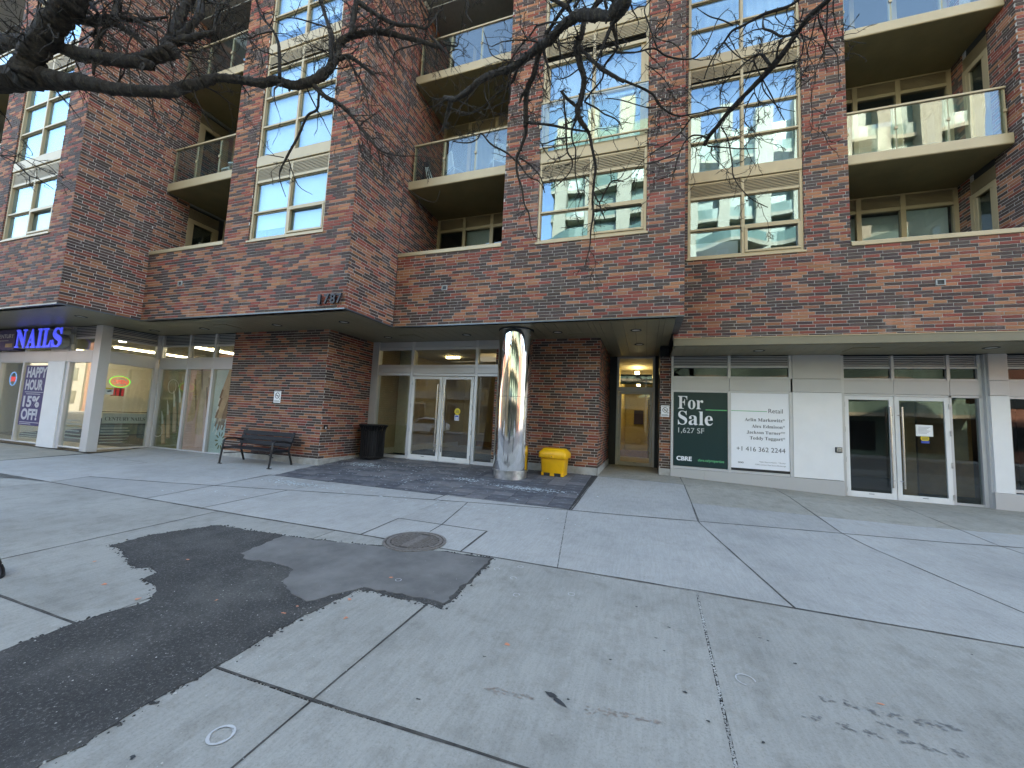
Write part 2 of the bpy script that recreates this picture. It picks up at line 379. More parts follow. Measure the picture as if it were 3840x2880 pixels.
S([(.371, Y0), (2.74, Y0), (2.75, 1.95), (.431, 1.95)], 'concrete_old', .005); S([(.431, 1.95), (2.75, 1.95), (2.76, L1), (.496, L1)], 'concrete_old', .005)
for a, b in ((2.75, 5.1), (5.1, 7.5), (7.5, 14)):
    S([(a, Y0), (b, Y0), (b, 1.95), (a, 1.95)], 'concrete_old'); S([(a, 1.95), (b, 1.95), (b, L1), (a, L1)], 'concrete_old')
# middle strip: skewed joints between the two long joints
J = [(-26, -26), (-10.5, -10.67), (-7.72, -7.88), (-6.39, -6.4), (-3.44, -3.46), (-2.02, -2.9), (-.87, -1.25), (1.29, .83), (3.5, 2.9), (5.75, 4.97), (8.1, 7.2), (14, 14)]
for (b0, t0), (b1, t1) in zip(J, J[1:]):
    if b0 == -3.44:      # manhole box cast into this panel
        S([(b0, L1), (-2.02, L1), (-2.04, 5.16), (-3.46, 5.16)], 'concrete_new')
        S([(-3.46, 5.16), (-2.74, 5.16), (-3.0, l2y(-3.0)), (-3.46, l2y(-3.46))], 'concrete_new')
        continue
    if b0 == -2.02: S([(-2.02, L1), (-.87, L1), (-1.25, l2y(-1.25)), (-2.69, 6.64), (-3.0, l2y(-3.0)), (-2.74, 5.16), (-2.04, 5.16)], 'concrete_new', .006); continue
    top = [(x, y) for x, y in L2 if t0 < x < t1][::-1]
    S([(b0, L1), (b1, L1), (t1, l2y(t1))]+top+[(t0, l2y(t0))], 'concrete_new', .007 if b1 == -.87 else .0045)
# far strip along the building
def F(x0b, x1b, x0t, x1t, yt, mat='concrete_new'):
    top = [(x, y) for x, y in L2 if x0b < x < x1b]
    S([(x0b, l2y(x0b))]+top+[(x1b, l2y(x1b)), (x1t, yt), (x0t, yt)], mat)
F(-26, -14.5, -26, -15.0, 6.8, 'concrete_apron'); F(-14.5, -11.9, -15.0, -11.9, 8.26); F(-11.9, -7.88, -11.9, -8.12, 8.2)
F(-7.88, -6.4, -8.1, -6.4, 6.84); F(-6.4, -3.63, -6.4, -3.63, 6.88); F(-3.63, -1.25, -3.63, -1.22, 6.95)
S([(-1.22, 6.9), (.83, 7.165), (.86, 9.95), (-1.12, 10.0)], 'concrete_new'); S([(-1.12, 10.0), (.86, 9.95), (.88, 13.15), (-1.12, 13.15)], 'concrete_apron')
for a, b in ((.83, 2.9), (2.9, 4.97), (4.97, 7.2), (7.2, 14)):
    q = [(x, y) for x, y in L2 if a < x < b]; ya, yb = 8.3+(a-.7)*.11, 8.3+(b-.7)*.11
    S([(a, l2y(a))]+q+[(b, l2y(b)), (b, yb), (a, ya)], 'concrete_new', .003); S([(a, ya), (b, yb), (b+.05, 11.35), (a+.05, 11.35)], 'concrete_apron', .003)
# dark pavers in front of the entrance
pav = tag(empty('paver_apron'), kind='structure')
ground_poly('paver_bed', [(-8.12, 6.84), (-1.22, 6.95), (-1.12, 10.06), (-8.12, 10.06)], 'joint_fill', pav, dz=-.006, thick=.01, gap=0)
pm = {}
nx, ny, pw, pd = 17, 14, .4035, .2225
for i in range(nx):
    x0 = -8.1+i*pw; y_ = 6.86+.0145*(x0+8.1)+(.0 if i % 2 else 0)
    j = 0; off = R.random()*pd*.6; yy = y_
    while yy < 10.04:
        h = pd-off if j == 0 else pd; y1 = min(yy+h, 10.05)
        if y1-yy > .03:
            xa, xb, ya, yb = x0+.004, x0+pw-.004, yy+.003, y1-.003
            if xb > -1.13-.09*(1-(yy-6.9)/3): xb = min(xb, -1.21+.03*(yy-6.9))
            o = MB().poly([(xa, ya, g(xa, ya)), (xb, ya, g(xb, ya)), (xb, yb, g(xb, yb)), (xa, yb, g(xa, yb))])
            i0 = 0; dz = R.uniform(-.002, .003); c_ = Vector(((xa+xb)/2, (ya+yb)/2, g((xa+xb)/2, (ya+yb)/2)))
            o.v = [(a-c_.x, b-c_.y, c2-c_.z+dz+R.uniform(-.0015, .0015)) for a, b, c2 in o.v]
            o.v += [(a, b, c2-.02) for a, b, c2 in o.v]; o.f += [(1, 0, 4, 5), (2, 1, 5, 6), (3, 2, 6, 7), (0, 3, 7, 4)]
            o.build('paver', 'paver', pav, loc=c_)
        yy = y1; j += 1
# asphalt repair trench
asph = tag(empty('asphalt_patch'), kind='structure')
def jag(pts, amp=.02, step=.09):
    out = []
    for (a, b), (c, d) in zip(pts, pts[1:]+pts[:1]):
        n = max(1, int(math.hypot(c-a, d-b)/step))
        for k in range(n):
            tt = k/n; out.append((a+(c-a)*tt+R.uniform(-amp, amp)*(k > 0), b+(d-b)*tt+R.uniform(-amp, amp)*(k > 0)))
    return out
pa = [(-5.57, 2.81), (-5.32, 2.79), (-4.93, 2.65), (-4.64, 2.56), (-4.54, 2.63), (-4.34, 2.58), (-4.29, 2.44), (-4.11, 2.42), (-3.98, 2.37), (-3.83, 2.27), (-3.79, 2.21), (-3.82, 2.09), (-3.88, 1.83), (-3.86, 1.5), (-3.86, Y0+.05), (-2.5, Y0+.05), (-2.5, 1.38), (-2.5, 1.87), (-2.5, 2.46), (-2.44, 2.87), (-2.42, 3.06), (-1.95, 3.06), (-1.71, 3.08), (-1.57, 3.04), (-1.57, 3.66), (-1.59, 4.27), (-2.2, 4.22), (-3.43, 3.96), (-4.24, 3.86), (-5.33, 3.8), (-5.61, 3.23)]
ground_poly('rough_asphalt', jag(pa, .022, .06), 'asphalt', asph, dz=.006, thick=.02, gap=0)
pb = [(-4.22, 3.84), (-4.12, 3.22), (-3.9, 3.13), (-3.63, 3.19), (-3.27, 3.13), (-3.16, 2.92), (-2.93, 2.79), (-2.65, 2.70), (-2.40, 3.10), (-1.95, 3.12), (-1.60, 3.12), (-1.61, 4.22), (-2.2, 4.19), (-3.43, 3.93)]
ground_poly('smooth_asphalt', jag(pb, .02, .06), 'asphalt_smooth', asph, dz=.011, thick=.02, gap=0)
# manhole
mh = empty('manhole_cover', 'round rusty iron manhole cover set at the asphalt edge', 'manhole cover', None, (-2.68, 4.37, g(-2.68, 4.37)))
MB().lathe([(.355, -.02), (.355, .014), (.385, .014), (.385, -.02)], n=48, close=False).build('rim', 'manhole', mh)
MB().lathe([(.001, -.02), (.35, -.02), (.35, .010), (.001, .010)], n=48, close=False).build('lid', 'manhole_dark', mh)
mb = MB()
for i in range(-7, 8):
    for j in range(-8, 9):
        x, y = i*.038, j*.031
        if math.hypot(x, y) < .29 and not (-1 <= i <= 1): mb.box(x-.014, x+.014, y-.011, y+.011, .0095, .016)
mb.build('tread_pattern', 'manhole', mh)['kind'] = 'stuff'
box('plate', 'manhole', mh, -.055, .055, -.24, .24, .0095, .015)
MB().lathe([(.30, .009), (.30, .015), (.34, .015), (.34, .009)], n=48, close=False).build('ring', 'manhole', mh)

# dirt filled joint lines
def jline(pts, wd, dz=.0025):
    L_, R_ = [], []
    q = []
    for (a, b), (c, d) in zip(pts, pts[1:]):
        n = max(1, int(math.hypot(c-a, d-b)/.22))
        q += [(a+(c-a)*k/n, b+(d-b)*k/n) for k in range(n)]
    q.append(pts[-1]); mb = MB()
    for k, (x, y) in enumerate(q):
        x2, y2 = q[min(k+1, len(q)-1)]; x1, y1 = q[max(k-1, 0)]; l = math.hypot(x2-x1, y2-y1); nx_, ny_ = -(y2-y1)/l, (x2-x1)/l
        h = wd/2*R.uniform(.55, 1.25); o_ = R.uniform(-.003, .003)
        for s_ in (1, -1): xx, yy = x+nx_*(h*s_+o_), y+ny_*(h*s_+o_); mb.v.append((xx, yy, g(xx, yy)+dz))
    for k in range(len(q)-1): mb.f.append((2*k+1, 2*k+3, 2*k+2, 2*k))
    mb.build('joint_line', 'joint_dirt', side)
jline([(-26, 4.3), (-10.5, 4.29)], .03); jline([(-10.5, 4.29), (-6.0, 4.27), (-3.7, 4.3), (-3.05, 4.3)], .034); jline([(-2.3, 4.3), (.5, 4.32), (1.3, 4.31), (2.6, 4.31)], .026); jline([(2.6, 4.31), (14, 4.31)], .02)
jline(L2[1:6], .036); jline(L2[5:9], .03); jline(L2[8:], .02); jline([(-10.5, 4.3), (-10.67, 4.9)], .03)
jline([(-7.72, 4.3), (-7.88, 5.47), (-8.1, 6.83)], .026); jline([(-6.39, 4.3), (-6.4, 5.8)], .02); jline([(-3.45, 4.3), (-3.46, 5.16)], .022); jline([(-3.46, 5.16), (-2.04, 5.16)], .022); jline([(-2.04, 5.16), (-2.02, 4.3)], .024); jline([(-2.72, 4.8), (-2.74, 5.16), (-3.0, 6.57)], .018); jline([(-3.63, 6.45), (-3.63, 6.88)], .018)
jline([(1.29, 4.32), (.83, 7.16)], .020); jline([(.84, 7.18), (.86, 9.9)], .018); jline([(3.5, 4.32), (2.9, 7.55), (2.95, 11.2)], .018); jline([(5.75, 4.32), (4.97, 7.98), (5.0, 11.2)], .015); jline([(8.1, 4.32), (7.2, 8.4)], .015); jline([(-14.95, 6.7), (-14.5, 4.3)], .02); jline([(-15.0, 6.72), (-11.9, 6.55)], .012); jline([(-1.1, 9.98), (.86, 9.93)], .012)
jline([(-1.74, -1.4), (-1.74, 1.87), (-1.72, 3.07)], .012); jline([(-3.86, 1.82), (-6, 1.82), (-14, 1.82)], .02); jline([(-6, -1.4), (-6, 4.27)], .016); jline([(-1.19, 6.9), (-1.1, 10.0)], .03); jline([(-8.1, 6.83), (-1.22, 6.93)], .025); jline([(-2.5, 1.87), (-1.74, 1.875), (.4, 1.94)], .022); jline([(.45, 1.95), (2.75, 1.95)], .016)
# ------------------------------------------------------------------ the brick apartment building
bld = empty('apartment_building', 'stepped brick apartment block with champagne window bays over ground floor shops', 'building')
ZS, CH, BL, TOP = 3.85, .0693, .300, 13.2
BRK = []      # (axis, plane, sign, u0, u1, z0, z1, colour)
WALL = MB()
def bcol():
    r = R.random()
    c = (.076, .050, .042) if r < .48 else (.225, .060, .040) if r < .71 else (.31, .127, .067)
    if .41 < r < .48: c = (.095, .055, .046)
    k = R.uniform(.8, 1.2); return (c[0]*k, c[1]*k*R.uniform(.93, 1.07), c[2]*k*R.uniform(.93, 1.07))
def zone(axis, pl, sg, u0, u1, z0, z1, depth=.22, back=True):
    """bricks on plane axis=pl facing sign sg, from u0..u1, z0..z1, plus the mortar wall behind"""
    if back:
        if axis == 'y': WALL.box(u0, u1, pl, pl-sg*depth, z0, z1)
        else: WALL.box(pl+sg*.002, pl-sg*depth, u0+.006, u1, z0+.001, z1-.001)
    k0 = math.floor((z0-ZS)/CH)-1
    k = k0
    while ZS+k*CH < z1:
        za, zb = max(z0, ZS+k*CH+.0058), min(z1, ZS+(k+1)*CH-.0058)
        if zb-za > .02:
            sh = (.42 if k % 2 else 0)*BL+(.08 if k % 5 == 2 else 0)
            i = math.floor((u0-sh)/BL)-1
            while sh+i*BL < u1:
                ua, ub = max(u0, sh+i*BL+.0062), min(u1, sh+(i+1)*BL-.0062)
                if ub-ua > .025: BRK.append((axis, pl, sg, ua, ub, za, zb, bcol()))
                i += 1
        k += 1
def front(Y, x0, x1, z0, z1, **k): zone('y', Y, -1, x0, x1, z0, z1, **k)
SILL = 5.63
BLOCKS = {1: (4.95, -24.0, -12.9), 2: (6.53, -12.9, -6.09), 3: (8.21, -6.09, .69), 4: (9.88, .6, 11.5)}
BT = ZS+26*CH
for k, (Y, a, b) in BLOCKS.items(): front(Y, a, b, 3.73 if k == 4 else ZS, BT)
PIERS = {1: [(-24, -22.9), (-20.55, -19.72), (-16.86, -16.02), (-13.745, -12.9)], 2: [(-10.03, -9.2), (-6.885, -6.09)],
         3: [(-3.245, -2.4), (-.04, .69)], 4: [(.6, .895), (3.262, 4.09), (6.9, 7.75), (10.1, 11.5)]}
for k, ps in PIERS.items():
    for a, b in ps: front(BLOCKS[k][0], a, b, BT, TOP, depth=.45)
zone('x', -12.9, 1, 4.95, 6.53, ZS, TOP); zone('x', -12.9, 1, 6.53, 7.33, 5.0, TOP)
zone('x', -6.09, 1, 6.53, 8.21, ZS, TOP); zone('x', -6.09, 1, 8.21, 10.05, 5.0, TOP)
zone('x', .69, 1, 8.21, 9.88, ZS, TOP)
zone('x', 6.9, -1, 9.88, 10.57, 5.0, TOP); zone('x', 6.9, -1, 11.27, 11.62, 5.0, TOP)
for X, Y in ((-10.03, 6.53), (-3.245, 8.21), (-16.86, 4.95)): zone('x', X, -1, Y+.01, Y+.44, 5.0, TOP, back=False)
for X, Y in ((-9.2, 6.53), (-2.4, 8.21), (-16.02, 4.95), (3.262, 9.88)): 
    zone('x', X, 1, Y+.01, Y+.10, SILL, TOP, back=False) if X != 3.262 else zone('x', 3.262, -1, Y+.01, Y+.10, SILL, TOP, back=False)
# ground floor brickwork
front(8.2, -11.61, -8.1, .365, ZS); zone('x', -8.1, 1, 8.2, 10.05, .365, ZS)
front(10.1, -3.98, -1.13, .54, ZS); zone('x', -1.13, 1, 10.1, 13.1, .54, ZS)
front(11.3, .36, .635, .545, ZS-.3)
# pick the 300 bricks that show largest as objects of their own, the rest is one part
def area(b):
    ax, pl, sg, u0, u1, z0, z1, c = b
    if u1-u0 < BL-.014 or z1-z0 < CH-.014: return 0
    P = Vector(((u0+u1)/2, pl, (z0+z1)/2)) if ax == 'y' else Vector((pl, (u0+u1)/2, (z0+z1)/2))
    d = P-CAM; n = Vector((0, sg, 0)) if ax == 'y' else Vector((sg, 0, 0)); u, v, z = proj(P)
    if z < .5 or not (20 < u < 3820 and 300 < v < 2880) or -d.normalized().dot(n) <= 0: return 0
    return (u1-u0)*(z1-z0)*-d.normalized().dot(n)/d.length_squared*(1 if v > 850 else .4)
order = sorted(range(len(BRK)), key=lambda i: -area(BRK[i])); single = set(order[:300])
PR, BK = .007, .012
mass = MB(); bmesh_cache = {}
def put(mb, b, cc=None):
    ax, pl, sg, u0, u1, z0, z1, c = b
    sk = ('k',) if (ax == 'y' and sg < 0) else ('l',) if (ax == 'x' and sg > 0) else ('r',)
    j = R.uniform(-.0018, .0018)
    if ax == 'y': mb.box(u0, u1, pl+sg*(PR+j), pl-sg*BK, z0, z1, c=c, skip=sk)
    else: mb.box(pl+sg*(PR+j), pl-sg*BK, u0, u1, z0, z1, c=c, skip=sk)
for i, b in enumerate(BRK):
    if i not in single: put(mass, b)
WALL.build('wall', 'mortar', bld)
bo = mass.build('brick_courses', 'brick', bld); bo['kind'] = 'stuff'
variants = {}
for i in single:
    ax, pl, sg, u0, u1, z0, z1, c = BRK[i]
    key = (ax, sg, R.randrange(14), 0 if c[0] < .1 else 1 if c[1] < .07 else 2)
    P = Vector(((u0+u1)/2, pl, (z0+z1)/2)) if ax == 'y' else Vector((pl, (u0+u1)/2, (z0+z1)/2))
    if key not in variants:
        h = (BL-.0124)/2; hz = (CH-.0116)/2; mb = MB(); put(mb, (ax, 0, sg, -h, h, -hz, hz, c)); variants[key] = mb.mesh('brick', 'brick')
    o = bpy.data.objects.new('brick', variants[key]); col.objects.link(o); o.parent = bld; o.location = P
# soft joints at the floor lines
for k, ps in PIERS.items():
    for a, b in ps:
        for z in (7.53, 10.56): box('movement_joint', 'control_joint', bld, a, b, BLOCKS[k][0]-.0095, BLOCKS[k][0], z-.006, z+.006)
for X, a, b in ((-12.9, 4.95, 7.33), (-6.09, 6.53, 10.05)):
    for z in (7.53, 10.56): box('movement_joint', 'control_joint', bld, X, X+.0095, a, b, z-.006, z+.006)
box('movement_joint', 'control_joint', bld, -6.088, -6.074, 8.195, 8.209, ZS, TOP)
# concrete plinths
ba = MB(); ba.box(-11.61, -8.085, 8.16, 8.5, .0, .362); ba.box(-8.1, -8.065, 8.16, 10.05, .0, .362)
ba.build('plinth', 'concrete_base', bld, bev=.006)
ba = MB(); ba.box(-3.98, -1.11, 10.07, 10.4, .1, .537); ba.box(-1.14, -1.10, 10.07, 13.1, .1, .537); ba.build('plinth', 'concrete_base', bld, bev=.006)
box('plinth', 'concrete_base', bld, .355, .64, 11.27, 11.6, .2, .543, bev=.006)
# upper mass of the block (above and behind the picture), gives the street its shade
up = MB()
up.box(-60, -24, 4.95, 30, 0, 26); up.box(-24, -12.9, 9, 30, TOP, 26); up.box(-24, -12.9, 4.95, 9, TOP+.4, 26); up.box(-12.9, -6.09, 6.53, 30, TOP+.4, 26)
up.box(-6.09, .69, 8.21, 30, TOP+.4, 26); up.box(.69, 11.5, 9.88, 30, TOP+.4, 26); up.box(11.5, 60, 11.5, 30, 0, 26); up.box(-24, 11.5, 22, 30, 0, TOP)
up.build('upper_storeys', 'mortar', bld)
# rooms behind the windows: floor plates and a back wall
rm = MB()
for Y, a, b in ((4.95, -24, -12.9), (6.53, -12.9, -6.09), (8.21, -6.09, .69), (9.88, .69, 11.5)):
    for z in (4.55, 7.55, 10.58, 13.2): rm.box(a, b, Y+2.1, Y+6, z, z+.22)
    rm.box(a, b, Y+6, Y+6.2, 4.5, 13.5)
    for z in (4.55, 7.55, 10.58, 13.2):
        rm.box(a, b, Y+.46, Y+2.1, z-.02, z+.0) if z == 13.2 else None
rm.build('room_shell', 'room', bld)
# ---------------------------------------------------------------- window bays
def curtain(mb, x0, x1, y, z0, z1, amp=.03, step=.05):
    n = int((x1-x0)/step); i = len(mb.v); ph = R.random()*6
    for k in range(n+1):
        x = x0+(x1-x0)*k/n; yy = y+amp*math.sin(k*1.35+ph)+amp*.5*math.sin(k*.61+ph)
        mb.v += [(x, yy, z0), (x, yy, z1)]
    for k in range(n): mb.f.append((i+2*k, i+2*k+2, i+2*k+3, i+2*k+1))
FR, GL = .025, .085          # frame face and glass setback from the brick face
def bay(Y, x0, x1, cover, juliet=False, top=TOP):
    xm = (x0+x1)/2
    win = MB()
    def fr(a, b, c, d, dy=0): win.box(a, b, Y+FR+dy, Y+GL+.08, c, d)
    e = .06; tw = .045
    fr(x0+.004, x0+e, SILL+.03, top); fr(x1-e, x1-.004, SILL+.03, top); fr(xm-.03, xm+.03, SILL+.06, 7.50, .004); 
    win.box(x0-.03, x1+.03, Y-.03, Y+.12, SILL-.018, SILL+.03)
    lv = []; panes = []
    # first floor
    fr(x0+e, x1-e, SILL+.03, SILL+.10, .01); fr(x0+e, x1-e, 6.38-tw/2, 6.38+tw/2, .01); fr(x0+e, x1-e, 7.14, 7.21, .01)
    panes += [(x0+e, xm-.03, SILL+.10, 6.352), (xm+.03, x1-e, SILL+.10, 6.352), (x0+e, xm-.03, 6.408, 7.14), (xm+.03, x1-e, 6.408, 7.14)]
    win.box(xm+.03, x1-e, Y+FR-.012, Y+GL-.001, SILL+.10, SILL+.15); win.box(xm+.03, x1-e, Y+FR-.012, Y+GL-.001, 6.30, 6.35)   # opening sash
    win.box(x1-e-.05, x1-e, Y+FR-.012, Y+GL-.001, SILL+.15, 6.30); win.box(xm+.03, xm+.09, Y+FR-.012, Y+GL-.001, SILL+.15, 6.30)
    fl = 7.21
    while fl < top-.5:
        lt = fl+.29; lv += [(x0+e, xm-.03, fl, lt), (xm+.03, x1-e, fl, lt)]
        fr(x0+e, x1-e, lt, lt+.045, .008); z0 = lt+.045
        sp = MB().box(x0+.01, x1-.01, Y+FR-.022, Y+.3, z0+.012, z0+.26); yield ('spandrel_panel', sp)
        zb = z0+.26; fr(xm-.03, xm+.03, zb, zb+2.9, .004)
        if juliet and fl < 8:
            fr(x0+e, x1-e, zb, zb+.06, .01); fr(x0+e, x1-e, 9.03, 9.09, .03); fr(x0+e, x1-e, 10.02, 10.10, .01); fr(x0+e, x0+e+.09, zb, 10.1, .05); fr(x1-e-.09, x1-e, zb, 10.1, .05)
            panes += [(x0+e+.09, xm-.03, zb+.06, 9.03), (xm+.03, x1-e-.09, zb+.06, 9.03), (x0+e+.09, xm-.03, 9.09, 10.02), (xm+.03, x1-e-.09, 9.09, 10.02)]
        else:
            h = (10.13-7.83)/3; fr(x0+e, x1-e, zb, zb+.05, .01)
            for r in range(3):
                za, zc = zb+.05+r*h+(tw/2 if r else 0), zb+.05+(r+1)*h-tw/2
                panes += [(x0+e, xm-.03, za, min(zc, top)), (xm+.03, x1-e, za, min(zc, top))]
                fr(x0+e, x1-e, zc, zc+tw, .01)
        fl += 3.03
    yield ('frame', win); yield ('panes', panes); yield ('louvers', lv)
    yield ('cover', cover)
def make_bay(Y, x0, x1, cover, juliet=False, dark=False):
    w_ = bpy.data.objects.new('window', None)
    parts = list(bay(Y, x0, x1, cover, juliet)); fm = [q for q in parts if q[0] == 'frame'][0][1]
    w_ = fm.build('window', 'champagne', bld, bev=.006)
    for nme, d in parts:
        if nme == 'spandrel_panel': d.build('spandrel_panel', 'champagne', w_, bev=.01)
        if nme == 'panes':
            for a, b, c, e in d:
                if e-c > .05:
                    MB().box(a-.01, b+.01, Y+GL, Y+GL+.012, c-.01, e+.01).build('pane', 'glass_up', w_)
                    fa = MB(); fa.box(a, b, Y+GL-.012, Y+GL, c, c+.014); fa.box(a, b, Y+GL-.012, Y+GL, e-.014, e); fa.box(a, a+.014, Y+GL-.012, Y+GL, c+.014, e-.014); fa.box(b-.014, b, Y+GL-.012, Y+GL, c+.014, e-.014)
                    fa.build('glazing_bead', 'champagne', w_)
        if nme == 'louvers':
            for a, b, c, e in d:
                lm = MB(); n = 8; MB().box(a, b, Y+.10, Y+.11, c, e).build('louver_back', 'sign_black', w_)
                for k in range(n):
                    z = c+(e-c)*(k+.5)/n; lm.prism([(a, Y+FR+.008, z-.010), (a, Y+FR+.008, z+.004), (a, Y+.085, z+.022), (a, Y+.085, z+.012)], (b-a, 0, 0))
                lm.build('louver', 'champagne', w_)
    for kind, z0, z1, xa, xb in cover:
        mb = MB()
        if kind == 'blind': mb.box(xa, xb, Y+GL+.10, Y+GL+.105, z0, z1); mb.build('blind', 'blind', w_)
        else: curtain(mb, xa, xb, Y+GL+.22, z0, z1); mb.build('curtain', 'curtain', w_, smooth=True)
    return w_
make_bay(4.95, -16.02, -13.745, [('blind', 5.7, 7.15, -16, -13.8), ('blind', 7.8, 10.1, -16, -13.8), ('blind', 10.9, 13, -16, -13.8)])
make_bay(6.53, -9.2, -6.885, [('blind', 6.0, 7.15, -9.15, -8.05), ('blind', 5.72, 7.15, -8.04, -6.9), ('blind', 8.0, 10.1, -9.15, -6.9), ('blind', 11.3, 13.1, -9.15, -6.9)])
b3 = make_bay(8.21, -2.4, -.04, [('curtain', 7.85, 10.05, -2.3, -.1), ('blind', 11.2, 13.1, -2.35, -.1)], juliet=True)
make_bay(9.88, .895, 3.262, [('curtain', 7.9, 10.1, .95, 3.2), ('blind', 5.75, 6.1, .95, 2.0), ('curtain', 10.9, 13.1, .95, 3.2)])
make_bay(9.88, 7.75, 10.1, [('blind', 5.72, 7.15, 7.8, 10), ('blind', 7.9, 10.1, 7.8, 10)])
make_bay(4.95, -22.9, -20.55, [('blind', 5.72, 7.15, -22.8, -20.6), ('blind', 7.9, 10.1, -22.8, -20.6)])
# glass guard across the sliding doors of the third bay
gd = MB().box(-2.41, -.03, 8.15, 8.175, 8.985, 9.02).box(-2.41, -.03, 8.14, 8.18, 7.875, 7.90).build('juliet_guard', 'champagne', bld)
for a, b in ((-2.40, -1.23), (-1.21, -.04)): MB().box(a, b, 8.158, 8.168, 7.90, 8.985).build('glass_panel', 'glass_rail', gd)
for x, z in ((-2.40, 8.42), (-1.22, 8.42), (-.05, 8.42)): box('clamp', 'champagne', gd, x-.025, x+.025, 8.135, 8.185, z-.04, z+.04)
# ---------------------------------------------------------------- balconies
def balcony(Y, x0, x1, back, label, floors, side='l', posts=3):
    cap = box('parapet_cap', 'champagne', bld, x0+.005, x1-.005, Y-.03, Y+.24, 5.655, 5.752, bev=.008)
    WALL2 = MB().box(x0, x1, Y+.015, Y+.21, 5.64, 5.655); WALL2.build('parapet_core', 'mortar', bld)
    for z in floors:
        bal = box('balcony', 'champagne', bld, x0+.006, x1+(0 if side == 'l' else -.01), Y+.19, back+.1, z, z+.235, bev=.02)
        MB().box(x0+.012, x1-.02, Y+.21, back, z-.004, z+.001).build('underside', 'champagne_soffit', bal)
        yr, zt = Y+.25, z+1.27
        xa, xb = (x0+.10, x1-.01) if side == 'l' else (x0+.07, x1-.07)
        box('handrail', 'champagne', bal, xa, xb, yr-.03, yr+.03, zt-.045, zt, bev=.006)
        n = posts; px = [xa+.025+(xb-xa-.05)*k/n for k in range(n+1)]
        for k, x in enumerate(px): box('post', 'champagne', bal, x-.03, x+.03, yr+.012, yr+.062, z+.235, zt-.045); box('clamp', 'champagne', bal, x-.028, x+.028, yr-.016, yr+.012, z+.72, z+.78)
        for a, b in zip(px, px[1:]): MB().box(a+.012, b-.012, yr-.006, yr+.006, z+.26, zt-.06).build('glass_panel', 'glass_rail', bal)
    # back wall: louver band over windows
    f0 = 4.85
    for z in (f0+2.75, f0+5.78, f0+8.8):
        bw = MB(); bw.box(x0, x1, back, back+.1, z-.05, z+.05); bw.box(x0, x1, back, back+.1, z-.42, z-.34); bw.box(x0, x1, back, back+.1, z-2.8, z-2.72)
        xs_ = [x0+.04, x0+.9, x0+1.78, x1-.04]
        for x in xs_: bw.box(x-.05, x+.05, back-.01, back+.1, z-2.72, z-.05)
        o = bw.build('balcony_window', 'champagne', bld)
        for a, b in zip(xs_, xs_[1:]):
            MB().box(a+.05, b-.05, back+.05, back+.062, z-2.72, z-.42).build('pane', 'glass_dark', o)
            lm = MB(); lm.box(a+.05, b-.05, back+.06, back+.07, z-.34, z-.05)
            for k in range(8): lm.box(a+.05, b-.05, back+.01, back+.05, z-.33+k*.035, z-.318+k*.035)
            lm.build('louver', 'champagne', o)
    return
balcony(6.53, -12.9, -10.03, 8.35, '', (7.60, 10.63), posts=3)
balcony(8.21, -6.09, -3.245, 10.05, '', (7.60, 10.63), posts=3)
balcony(9.88, 4.09, 6.9, 11.62, '', (7.60, 10.63), side='r', posts=3)
balcony(4.95, -19.72, -16.86, 6.8, '', (7.60, 10.63), posts=3)
bl_ = MB().box(5.95, 6.75, 11.72, 11.73, 5.2, 7.2).box(4.3, 5.9, 11.9, 11.91, 6.2, 7.2); bl_.build('blind', 'blind', bld)
MB().box(-5.2, -4.4, 10.2, 10.21, 5.0, 7.2).box(-3.9, -3.3, 10.2, 10.21, 5, 6.2).build('blind', 'blind', bld)
cm = MB(); curtain(cm, -5.9, -3.4, 10.25, 7.95, 10.2); cm.build('curtain', 'curtain', bld, smooth=True)
def side_door(X, y0, y1, z, sg):
    d = MB(); 
    def bx(a, b, c, e, t0=0, t1=.06): d.box(X+sg*t0, X-sg*t1, a, b, c, e)
    bx(y0, y0+.09, z, z+2.32, .015); bx(y1-.09, y1, z, z+2.32, .015); bx(y0+.09, y1-.09, z+2.2, z+2.32, .015); bx(y0+.09, y1-.09, z, z+.12, .01); bx(y0+.09, y0+.17, z+.12, z+2.2, .005); bx(y1-.17, y1-.09, z+.12, z+2.2, .005)
    o = d.build('balcony_door', 'champagne', bld)
    MB().box(X-sg*.02, X-sg*.03, y0+.17, y1-.17, z+.12, z+2.2).build('pane', 'glass_dark', o)
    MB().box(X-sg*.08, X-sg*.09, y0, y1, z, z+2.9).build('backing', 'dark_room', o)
    box('handle', 'steel', o, X+sg*.01, X+sg*.05, (y1 if sg > 0 else y0)-sg*.15, (y1 if sg > 0 else y0)-sg*.11, z+1.0, z+1.14)
    lm = MB()
    for k in range(8): lm.box(X+sg*.0, X-sg*.04, y0, y1, z+2.36+k*.036, z+2.372+k*.036)
    lm.build('louver', 'champagne', o); return o
for z in (4.84, 7.86): 
    d_ = side_door(-12.9, 7.33, 8.2, z, 1); side_door(6.9, 10.57, 11.27, z, -1)
